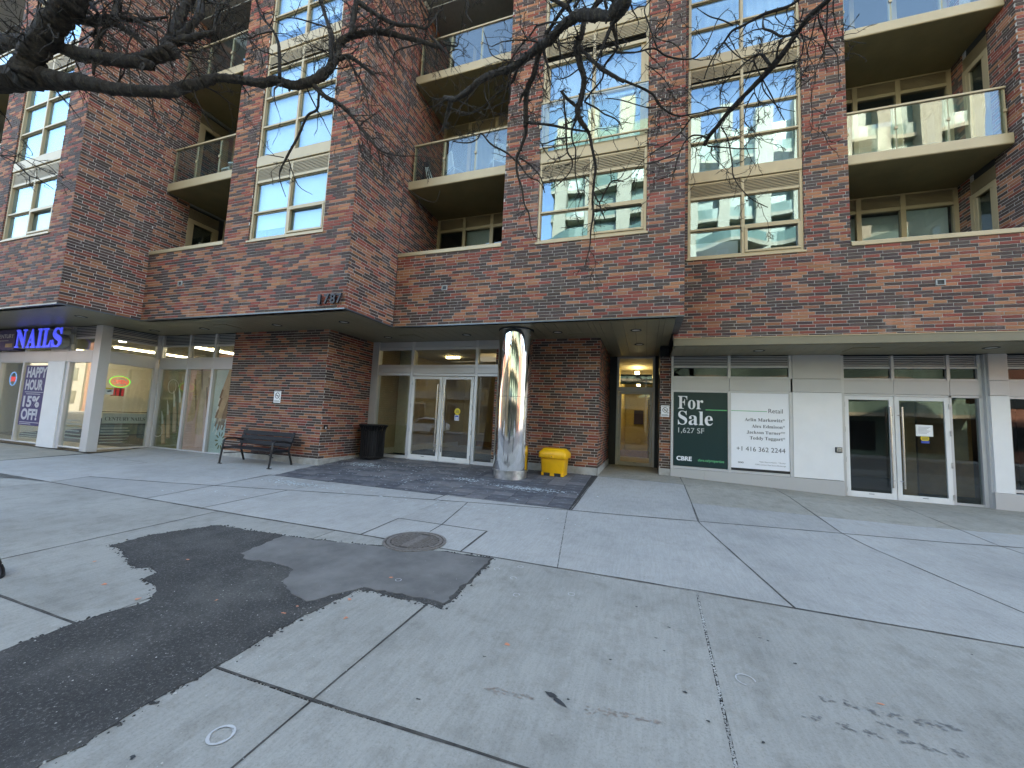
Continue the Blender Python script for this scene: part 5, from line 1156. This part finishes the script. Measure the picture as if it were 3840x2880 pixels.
for pts, a, b in (([(900, 250, 50), (1150, 275, 58), (1300, 270, 55), (1480, 235, 42), (1800, 262, 28), (2180, 220, 12)], 1.85, 2.1), ([(1480, 240, 42), (1510, 120, 36), (1530, -60, 30)], 1.9, 1.95), ([(1450, 290, 30), (1700, 420, 30), (1880, 610, 20)], 1.95, 2.05), ([(1790, 270, 28), (1900, 330, 24), (2030, 395, 14)], 2.0, 2.05), ([(1210, 960, 18), (1230, 700, 26), (1290, 470, 28), (1420, 270, 24), (1480, 120, 18)], 1.95, 1.95), ([(1100, 80, 26), (1250, 330, 16), (1210, 480, 12), (1330, 600, 9)], 1.9, 2.0), ([(350, 130, 14), (450, 220, 12), (530, 300, 9)], 1.7, 1.75), ([(480, -20, 22), (620, 60, 30), (700, 90, 24)], 1.7, 1.75), ([(1100, -60, 60), (1180, 60, 34), (1270, 170, 18)], 1.9, 1.9)): limb3(A1, pxpath(T1, pts, a, b), 8, .7, .5, .0035)
for pts, a, b in (([(0, 1040, 45), (130, 965, 55), (225, 830, 58), (225, 650, 44), (210, 420, 32), (150, 240, 26), (80, -20, 22), (40, -200, 18)], 2.8, 2.9), ([(230, 840, 40), (310, 720, 42), (310, 580, 48), (450, 480, 45), (650, 425, 40), (850, 412, 40), (1100, 470, 30), (1350, 530, 30), (1640, 622, 20)], 2.82, 3.2), ([(470, 460, 35), (500, 250, 35), (530, 80, 34), (560, -80, 30)], 2.9, 2.95), ([(560, 20, 32), (700, 120, 30), (830, 205, 28), (1050, 312, 25), (1280, 330, 20), (1430, 365, 14), (1520, 290, 11), (1600, 160, 9), (1660, 120, 5)], 2.95, 3.2), ([(320, 770, 30), (440, 730, 28), (620, 850, 25), (775, 970, 17)], 2.85, 2.95), ([(300, 700, 22), (420, 760, 16), (520, 920, 14), (620, 1080, 12), (680, 1300, 8), (720, 1500, 5)], 2.85, 3.0), ([(880, 410, 16), (1050, 320, 12)], 3.0, 3.05), ([(790, 400, 16), (760, 330, 14), (640, 220, 12), (490, 100, 10), (330, -20, 8)], 3.0, 2.9), ([(790, 390, 12), (800, 260, 14), (830, 200, 12)], 3.0, 3.0), ([(1380, 560, 10), (1240, 600, 9), (1040, 680, 8), (1030, 900, 4), (1040, 1150, 3)], 3.1, 3.15), ([(800, 430, 12), (820, 580, 12), (880, 650, 10), (940, 760, 5)], 3.0, 3.05), ([(1500, 470, 16), (1600, 570, 20), (1700, 680, 14), (1800, 790, 6), (1900, 870, 3)], 3.15, 3.2), ([(1640, 530, 10), (1760, 590, 10), (1850, 590, 8), (1870, 500, 6), (1920, 440, 4)], 3.2, 3.2), ([(1580, 470, 9), (1580, 300, 7), (1570, 180, 5)], 3.15, 3.2), ([(500, 530, 9), (570, 600, 8), (480, 690, 7), (380, 740, 6)], 2.9, 2.9)): limb3(A1, pxpath(T3, pts, a, b), 8, .5, .38, .0032)
limb3(A1, pxpath(T2, [(1960, 1060, 40), (2080, 1200, 32), (2200, 1285, 28)], 2.75, 2.8)+pxpath(T3, [(260, 1310, 28), (400, 1420, 25), (530, 1560, 22)], 2.82, 2.9)+pxpath(R2, [(725, 760, 9), (800, 860, 8), (880, 940, 6), (1000, 970, 4), (1090, 970, 2.5), (1250, 990, 1.5)], 2.9, 3.1), 8, .4, .35, .003)
for pts, a, b in (([(490, 580, 8), (480, 680, 8), (420, 720, 8), (365, 840, 8), (290, 980, 7), (245, 1090, 4), (285, 1225, 2)], 2.78, 2.85), ([(735, 870, 5), (770, 980, 4), (880, 1090, 3), (940, 1150, 1.5)], 2.9, 3), ([(830, 880, 5), (860, 950, 4), (900, 1110, 2)], 2.95, 3), ([(270, 980, 4), (160, 960, 2)], 2.8, 2.8), ([(300, 990, 4), (360, 1150, 3), (450, 1210, 1.5)], 2.8, 2.9), ([(870, 950, 3), (960, 1010, 3), (1040, 1170, 2), (1200, 1260, 1.6), (1245, 1185, 1)], 3, 3.1)): limb3(A1, pxpath(R2, pts, a, b), 7, .3, .25, .0025)
for pts in ([(-60, 400, 7), (0, 425, 6), (200, 500, 6), (420, 570, 5), (580, 640, 5), (720, 770, 4), (900, 880, 2)], [(-60, 500, 8), (0, 515, 8), (180, 600, 8), (340, 750, 9), (460, 800, 7), (640, 920, 4)], [(0, 515, 7), (240, 540, 6), (400, 630, 6), (560, 710, 5), (760, 780, 4), (900, 815, 2)], [(350, 770, 5), (360, 870, 4), (420, 950, 2)], [(590, 805, 4), (720, 840, 3), (850, 940, 2)], [(0, 340, 4), (150, 310, 3), (300, 350, 2)], [(330, 400, 3), (390, 510, 3), (330, 520, 2)]): limb3(A1, pxpath(TL, pts, 1.9, 2.1), 6, .25, .2, .002)
A1.build('crown', 'bark', trA, smooth=True)
trB = empty('street_tree', 'bare tree overhead whose branches hang in front of the middle and right windows', 'tree', 'bare street trees')
B1 = MB()
n1 = pxpath(T4, [(2330, -260, 78), (2250, 0, 80), (2170, 150, 76), (2080, 215, 66), (1900, 200, 75), (1700, 190, 80), (1560, 225, 74), (1400, 350, 68), (1250, 520, 70), (1130, 590, 64), (1000, 700, 58), (850, 820, 50), (700, 905, 44), (500, 965, 40), (330, 1060, 40), (180, 1190, 35), (20, 1285, 32), (-110, 1270, 30)], 2.2, 3.2)
st_ = n1[0][0]; tk = Vector((2.7, -.95, 0))
n1 = [(Vector((2.45, -.6, 3.3)), .12), (Vector((1.5, .5, 4.4)), .08)]+n1
limb3(B1, n1, 12, .35, .45, .004)
MB().tube([tk+Vector((0, 0, -.1)), tk+Vector((0, 0, .35)), tk+Vector((-.04, .05, 1.6)), tk+Vector((-.12, .15, 2.7)), Vector((2.45, -.6, 3.3)), Vector((2.3, -.3, 4.8)), Vector((2.4, -.4, 7))], [.3, .22, .18, .165, .15, .11, .05], 16).build('trunk', 'bark', trB, smooth=True)
for T_, pts, a, b in (
 (T3, [(1780, 1265, 26), (1700, 1280, 18), (1620, 1370, 9)], 3.2, 3.2), (T3, [(1770, 1270, 34), (1740, 1420, 30), (1690, 1580, 22), (1650, 1700, 12)], 3.2, 3.25), (T3, [(1760, 1400, 10), (1900, 1450, 9), (2000, 1470, 8), (2100, 1420, 7), (2212, 1370, 5)], 3.2, 3.1),
 (T4, [(1130, 600, 46), (1090, 750, 40), (1050, 950, 35), (965, 1130, 35), (942, 1300, 35), (940, 1500, 34), (935, 1640, 30)], 2.9, 3.1), (T7, [(540, 60, 15), (535, 130, 13), (500, 230, 12), (470, 310, 10), (475, 420, 9), (510, 530, 8), (525, 640, 7), (560, 710, 6), (572, 800, 5), (600, 880, 4), (645, 905, 2)], 3.1, 3.3),
 (T4, [(960, 1150, 22), (890, 1240, 20), (860, 1335, 9)], 3.0, 3.0), (T4, [(1690, 250, 38), (1665, 450, 36), (1600, 600, 48), (1635, 800, 44), (1690, 1000, 40), (1680, 1150, 36), (1640, 1330, 38), (1610, 1430, 40), (1645, 1560, 34), (1720, 1660, 30)], 2.65, 2.9),
 (T7, [(925, 0, 14), (1005, 110, 13), (1030, 220, 12), (1058, 370, 11), (1045, 500, 9), (1035, 620, 9), (1040, 720, 8), (1022, 850, 7), (1015, 960, 5), (990, 1060, 4), (975, 1110, 3)], 2.9, 3.2),
 (T4, [(2050, 280, 32), (2100, 450, 26), (2125, 600, 22), (2085, 690, 16), (1960, 850, 15), (1930, 1020, 12), (1790, 1190, 12), (1700, 1320, 12)], 2.5, 2.85), (T4, [(1650, 620, 22), (1720, 700, 22), (1900, 870, 25), (2100, 1000, 25), (2212, 1060, 22)], 2.7, 2.7),
 (T5, [(0, 492, 11), (60, 540, 9), (200, 600, 9), (400, 690, 9), (450, 770, 8), (520, 830, 8), (600, 862, 7), (700, 850, 5), (800, 830, 4), (920, 800, 3)], 2.7, 3.0), (T5, [(140, 390, 9), (280, 390, 6), (420, 360, 7), (500, 410, 7), (590, 435, 7), (710, 435, 6), (800, 350, 5), (850, 250, 4), (905, 130, 4), (980, 60, 2)], 2.6, 2.9),
 (T5, [(400, 0, 4), (350, 70, 5), (390, 200, 6), (430, 320, 6), (460, 390, 4)], 2.6, 2.7), (T5, [(510, 0, 5), (540, 60, 5), (510, 160, 5), (430, 260, 4), (480, 300, 4), (560, 320, 5), (630, 390, 4), (640, 520, 2)], 2.7, 2.8), (T5, [(740, 60, 3), (830, 120, 4), (930, 150, 5), (1010, 190, 6)], 2.8, 2.9), (T5, [(60, 730, 3), (180, 745, 4), (370, 800, 4), (480, 790, 4), (620, 790, 3)], 2.8, 3.0), (T5, [(380, 490, 3), (480, 570, 4), (550, 680, 3), (595, 850, 2)], 2.8, 2.9),
 (T4, [(1170, 640, 22), (1190, 740, 20), (1220, 850, 16), (1240, 1000, 10), (1290, 1130, 5)], 2.9, 3.0), (T4, [(1090, 320, 12), (1000, 450, 12), (870, 600, 11), (760, 770, 9), (740, 1000, 12), (730, 1200, 16), (720, 1350, 8)], 2.8, 3.0), (T4, [(1090, 330, 14), (1250, 290, 13), (1400, 290, 12), (1500, 240, 12)], 2.75, 2.6), (T4, [(1190, 470, 26), (1300, 300, 24), (1390, 160, 26), (1500, 20, 24), (1580, -80, 20)], 2.75, 2.6), (T4, [(1500, 110, 34), (1380, 40, 28), (1260, -20, 22), (1150, -90, 16)], 2.6, 2.55), (T4, [(1560, 100, 20), (1620, 20, 18), (1680, -60, 14)], 2.6, 2.55), (T4, [(1800, 120, 24), (1880, 40, 24), (1950, -50, 20)], 2.5, 2.45), (T4, [(1990, 120, 22), (1970, 20, 20), (1990, -80, 16)], 2.45, 2.4),
 (T4, [(840, 860, 24), (790, 1000, 22), (750, 1080, 16), (620, 1180, 10), (500, 1270, 9), (380, 1390, 8), (240, 1470, 7), (100, 1500, 4)], 2.95, 3.1), (T4, [(720, 1290, 7), (560, 1370, 7), (420, 1420, 6), (370, 1410, 4)], 3, 3.1), (T4, [(400, 1190, 7), (430, 1290, 8), (480, 1390, 7), (525, 1520, 4)], 3.1, 3.1), (T4, [(390, 400, 5), (430, 520, 6), (480, 680, 8), (560, 750, 7), (700, 790, 8)], 3.0, 2.95), (T4, [(150, -40, 20), (190, 60, 18), (170, 180, 14), (250, 300, 6)], 3.1, 3.15), (T4, [(1400, 1180, 18), (1440, 1240, 20), (1530, 1330, 22), (1610, 1390, 24)], 2.8, 2.85), (T4, [(1430, 1250, 14), (1440, 1400, 12), (1460, 1580, 14), (1480, 1650, 8)], 2.8, 2.85), (T4, [(1610, 1480, 16), (1560, 1560, 12), (1430, 1620, 10)], 2.85, 2.9), (T4, [(960, 1580, 18), (1060, 1600, 15), (1250, 1615, 14), (1430, 1650, 12)], 3.1, 2.95), (T4, [(1700, 1320, 12), (1850, 1400, 12), (1960, 1480, 10), (2100, 1540, 9), (2180, 1640, 6)], 2.85, 2.95), (T4, [(1640, 880, 10), (1540, 960, 9), (1470, 1000, 8), (1380, 1025, 7), (1310, 1020, 4)], 2.75, 2.8), (T4, [(1280, 810, 5), (1400, 900, 6), (1440, 1000, 4), (1480, 1070, 2)], 2.9, 2.9),
 (T7, [(545, 40, 9), (700, 55, 8), (830, 80, 8), (990, 105, 7)], 3.1, 2.95), (T7, [(470, 320, 7), (560, 440, 5), (640, 480, 4), (680, 560, 3)], 3.2, 3.25), (T7, [(490, 300, 6), (580, 360, 6), (650, 450, 5), (680, 560, 3)], 3.2, 3.25), (T7, [(470, 330, 6), (390, 260, 7), (280, 200, 7), (210, 120, 6), (180, 160, 6), (110, 190, 5), (0, 180, 4)], 3.2, 3.1), (T7, [(835, 0, 8), (840, 160, 7), (850, 260, 7), (885, 320, 6), (870, 400, 5), (800, 480, 4), (725, 535, 3)], 3.0, 3.1), (T7, [(920, 10, 9), (880, 100, 8), (890, 190, 6), (910, 240, 6), (905, 400, 5), (930, 570, 4), (905, 605, 2)], 2.95, 3.1), (T7, [(870, 150, 6), (780, 160, 6), (700, 190, 5), (660, 210, 5), (720, 300, 3), (770, 320, 2)], 3.0, 3.1), (T7, [(1045, 560, 6), (1085, 630, 6), (1130, 550, 6), (1175, 480, 6), (1230, 470, 5), (1268, 480, 4)], 3.1, 3.1), (T7, [(1085, 630, 5), (1100, 690, 6), (1130, 760, 3)], 3.1, 3.1), (T7, [(1175, 480, 4), (1170, 380, 3)], 3.1, 3.1),
 (T6, [(1000, -90, 23), (920, 0, 22), (800, 110, 22), (700, 230, 20), (600, 380, 20), (545, 450, 23), (470, 540, 20), (330, 680, 18), (200, 810, 16), (90, 950, 15)], 2.3, 3.0), (T8, [(890, 70, 15), (830, 140, 16), (795, 212, 13)], 3.0, 3.05),
 (T8, [(810, 155, 8), (770, 135, 6), (700, 140, 6), (640, 200, 5), (590, 330, 4), (570, 410, 4), (500, 450, 3), (420, 470, 2)], 3.0, 3.15), (T8, [(820, 215, 7), (950, 225, 5), (1080, 235, 5), (1190, 230, 3)], 3.05, 3.1), (T8, [(850, 215, 5), (850, 280, 4), (920, 350, 3), (980, 410, 2)], 3.05, 3.1), (T8, [(920, 70, 6), (970, 160, 5), (1000, 330, 5), (1010, 430, 4), (1060, 520, 4), (1150, 610, 4), (1268, 670, 3)], 3, 3.1), (T8, [(700, 0, 5), (620, 110, 5), (540, 180, 5), (430, 250, 4), (340, 320, 3), (230, 450, 3), (110, 490, 3)], 2.95, 3.1), (T8, [(640, 230, 4), (540, 290, 4), (400, 340, 4), (280, 350, 2)], 3.1, 3.1),
 (T6, [(800, -60, 10), (700, 0, 10), (620, 50, 10), (470, 95, 12), (380, 140, 10), (290, 190, 9), (210, 230, 9), (150, 310, 7), (90, 390, 6), (30, 500, 5), (0, 590, 4)], 2.4, 2.8), (T6, [(700, 245, 8), (580, 270, 9), (500, 230, 9), (445, 210, 8), (440, 140, 6), (460, 80, 5)], 2.5, 2.6), (T6, [(540, 440, 10), (545, 380, 8), (575, 290, 8)], 2.65, 2.6), (T6, [(490, 480, 12), (440, 415, 9), (400, 405, 8), (370, 450, 7), (420, 560, 5), (490, 690, 5), (540, 790, 4), (600, 900, 3)], 2.7, 2.85), (T6, [(400, 400, 6), (300, 470, 6), (200, 570, 5), (130, 650, 4), (120, 780, 3)], 2.7, 2.85), (T6, [(150, 310, 6), (190, 360, 5), (270, 430, 4), (370, 460, 4)], 2.7, 2.7), (T6, [(860, 60, 7), (850, 130, 6), (890, 240, 6), (930, 330, 5), (990, 410, 4), (1000, 560, 3), (1015, 680, 2)], 2.4, 2.6), (T6, [(830, 130, 5), (800, 270, 5), (770, 390, 4), (820, 500, 2)], 2.4, 2.6), (T6, [(920, 20, 6), (910, 240, 5), (890, 390, 4), (835, 520, 3), (828, 620, 2)], 2.4, 2.6), (T6, [(720, 250, 6), (740, 310, 5), (730, 400, 4), (690, 460, 3), (570, 545, 2)], 2.5, 2.7), (T6, [(960, 0, 5), (965, 120, 4), (1000, 250, 3)], 2.4, 2.5), (T6, [(320, 690, 9), (240, 790, 7), (100, 800, 5), (0, 830, 4)], 2.85, 2.95), (T6, [(370, 690, 6), (320, 780, 5), (300, 900, 3), (340, 952, 2)], 2.85, 2.9), (T6, [(740, 60, 6), (710, 160, 5), (640, 120, 4), (580, 240, 3)], 2.4, 2.5), (T6, [(430, 570, 6), (440, 660, 5), (490, 730, 4), (560, 800, 3), (680, 830, 2)], 2.8, 2.9)):
    limb3(B1, pxpath(T_, pts, a, b), 7, .28, .26, .0024)
mid_ = on_y(2640+1000/1.983, -90/1.983, 2.3)
limb3(B1, [(Vector((2.3, -.3, 4.8)), .07), (Vector((2.2, .9, 5.0)), .05), (mid_, .035)], 9, .1, .4, .004)
B1.build('crown', 'bark', trB, smooth=True)
# ---------------------------------------------------------------- across the street (seen in the glass and the chrome)
tw = empty('apartment_tower', 'cream apartment tower across the street mirrored in the upper windows', 'building')
YT = -20.0; X0, X1, HT = -9.5, 26.0, 32.5
box('core', 'far_glass', tw, X0, X1, -36, YT-1.4, -.1, HT-1)
for i, x in enumerate([X0+.3+k*3.1 for k in range(12)]):
    z0 = 17.5; w0 = .85 if i % 2 else 1.2
    MB().prism([(x, YT-1.35, z0), (x+w0, YT-1.35, z0), (x+w0+.45, YT-1.35, HT+(i % 3)*.5), (x+.25, YT-1.35, HT+(i % 3)*.5)], (0, 1.1, 0)).build('fin', 'cream', tw)
for k in range(9):
    z = 3.4+k*3.05; n = 60; amp = 1.0 if k < 6 else .25; y0 = YT+.6 if k < 6 else YT-.6
    pts = [(X0+(X1-X0)*i/n, y0+amp*math.sin(i*.52+k*1.1), z) for i in range(n+1)]+[(X1, YT-1.5, z), (X0, YT-1.5, z)]
    MB().prism(pts, (0, 0, .32)).build('balcony', 'cream', tw)
    mb = MB(); i0 = 0
    for i in range(n): a, b = pts[i], pts[i+1]; mb.poly([(a[0], a[1]-.1, z+.32), (b[0], b[1]-.1, z+.32), (b[0], b[1]-.1, z+1.3), (a[0], a[1]-.1, z+1.3)])
    mb.build('balustrade', 'far_glass', tw)
for k in range(7):
    x = X0+2+k*4.9; box('window', 'car_glass', tw, x, x+2.6, YT-1.39, YT-1.30, .4, 3.0); box('pilaster', 'cream', tw, x-1.2, x-.6, YT-1.4, YT-.9, 0, 3.4)
stn_ = empty('stone_building', 'low yellow stone building across the street mirrored in the entrance doors', 'building')
box('wall', 'far_stone', stn_, -48, -10.4, -34, YT, -.1, 8.4); box('cornice', 'far_trim', stn_, -48.2, -10.2, YT, YT+.35, 7.9, 8.5); box('parapet', 'far_stone', stn_, -48, -10.4, -34, YT-.02, 8.5, 9.2)
for i in range(9):
    for z in (1.0, 4.9):
        x = -46+i*4; f = box('window', 'far_trim', stn_, x, x+1.7, YT, YT+.12, z, z+2.1); box('pane', 'car_glass', f, x+.15, x+1.55, YT+.12, YT+.14, z+.15, z+1.95); box('bar', 'far_trim', f, x+.8, x+.9, YT+.14, YT+.17, z+.15, z+1.95)
box('sign_band', 'far_trim', stn_, -27, -17, YT+.13, YT+.25, 3.6, 4.5)
for x in (-33, -16, 0):
    pl_ = empty('utility_pole', f'grey street pole across the road, {"left" if x < -20 else "middle" if x < -5 else "right"} of three', 'pole', 'poles across the road', (x, -16.4, -.03)); MB().tube([(0, 0, 0), (0, 0, 7.5)], [.11, .07], 12).build('shaft', 'galvanised', pl_); MB().tube([(0, 0, 7.2), (.0, .8, 7.6), (0, 1.6, 7.65)], .04, 8).build('arm', 'galvanised', pl_)
def car(x, y, rz, mat, label):
    o = empty('parked_car', label, 'car', 'cars parked across the road', (x, y, -.17), rz)
    prof = [(-2.25, .42), (-2.2, .75), (-1.5, .95), (-.85, 1.02), (-.2, 1.52), (.4, 1.62), (1.5, 1.58), (2.05, 1.1), (2.28, 1.02), (2.3, .45), (2.0, .26), (-2.0, .26)]
    b = MB(); b.prism([(a, -.9, c_) for a, c_ in prof], (0, 1.8, 0)); b.build('body', mat, o, bev=.09)
    for s_ in (-1, 1): MB().prism([(-.62, s_*.905, 1.05), (-.12, s_*.905, 1.46), (.42, s_*.905, 1.53), (1.45, s_*.905, 1.49), (1.8, s_*.905, 1.08)], (0, s_*.006, 0)).build('side_window', 'car_glass', o)
    MB().prism([(-.90, -.75, 1.03), (-.90, .75, 1.03), (-.25, .68, 1.50), (-.25, -.68, 1.50)], (-.02, 0, .03)).build('windscreen', 'car_glass', o)
    for wx in (-1.4, 1.42):
        for s_ in (-1, 1):
            wh = MB().lathe([(.05, -.1), (.33, -.11), (.35, -.06), (.35, .06), (.33, .11), (.05, .1)], n=24).build('wheel', 'rubber', o, smooth=40, loc=(wx, s_*.82, .35)); wh.rotation_euler = (math.pi/2, 0, 0)
            hb_ = MB().lathe([(.01, -.12), (.2, -.115), (.2, .115), (.01, .12)], n=18).build('rim', 'steel', wh)
    for s_ in (-1, 1): box('headlight', 'lens', o, -2.26, -2.1, s_*.55-.18, s_*.55+.18, .66, .80)
car(-20.5, -13.8, 0, 'car_white', 'white car across the road mirrored in the entrance door'); car(11.5, -12.5, math.pi, 'car_white', 'white car mirrored in the right glazed doors'); car(-30, -13.8, 0, 'car_grey', 'dark grey car parked far along the opposite kerb'); car(-2, -13.8, 0, 'car_grey', 'dark grey car mirrored in the chrome column')

def added_block(x0, x1, h, mat, label):  # blocks added to keep bright low sky out of the shop glass reflections
    o = empty('added_building', label, 'building', 'added buildings hiding low sky across the street'); box('wall', mat, o, x0, x1, -36, YT-.3, -.1, h); box('cornice', 'far_trim', o, x0-.1, x1+.1, YT-.35, YT-.1, h-.5, h+.1)
    n = int((x1-x0)/4.2)
    for i in range(n):
        for k in range(int(h/3.4)):
            x = x0+(i+.25)*(x1-x0)/n; box('window', 'car_glass', o, x, x+1.8, YT-.3, YT-.24, 1.0+k*3.4, 2.9+k*3.4)
added_block(-78, -48.6, 13.5, 'far_brick', 'red brick block added across the street beyond the stone building'); added_block(-122, -78.6, 17, 'far_trim', 'grey block added far left along the opposite street side'); added_block(-190, -122.6, 15, 'far_stone', 'tan block added farthest left along the opposite street side'); added_block(27, 62, 13, 'far_brick', 'brick block added right of the cream tower'); added_block(62.5, 130, 18, 'far_trim', 'grey block added farthest right along the opposite street side')
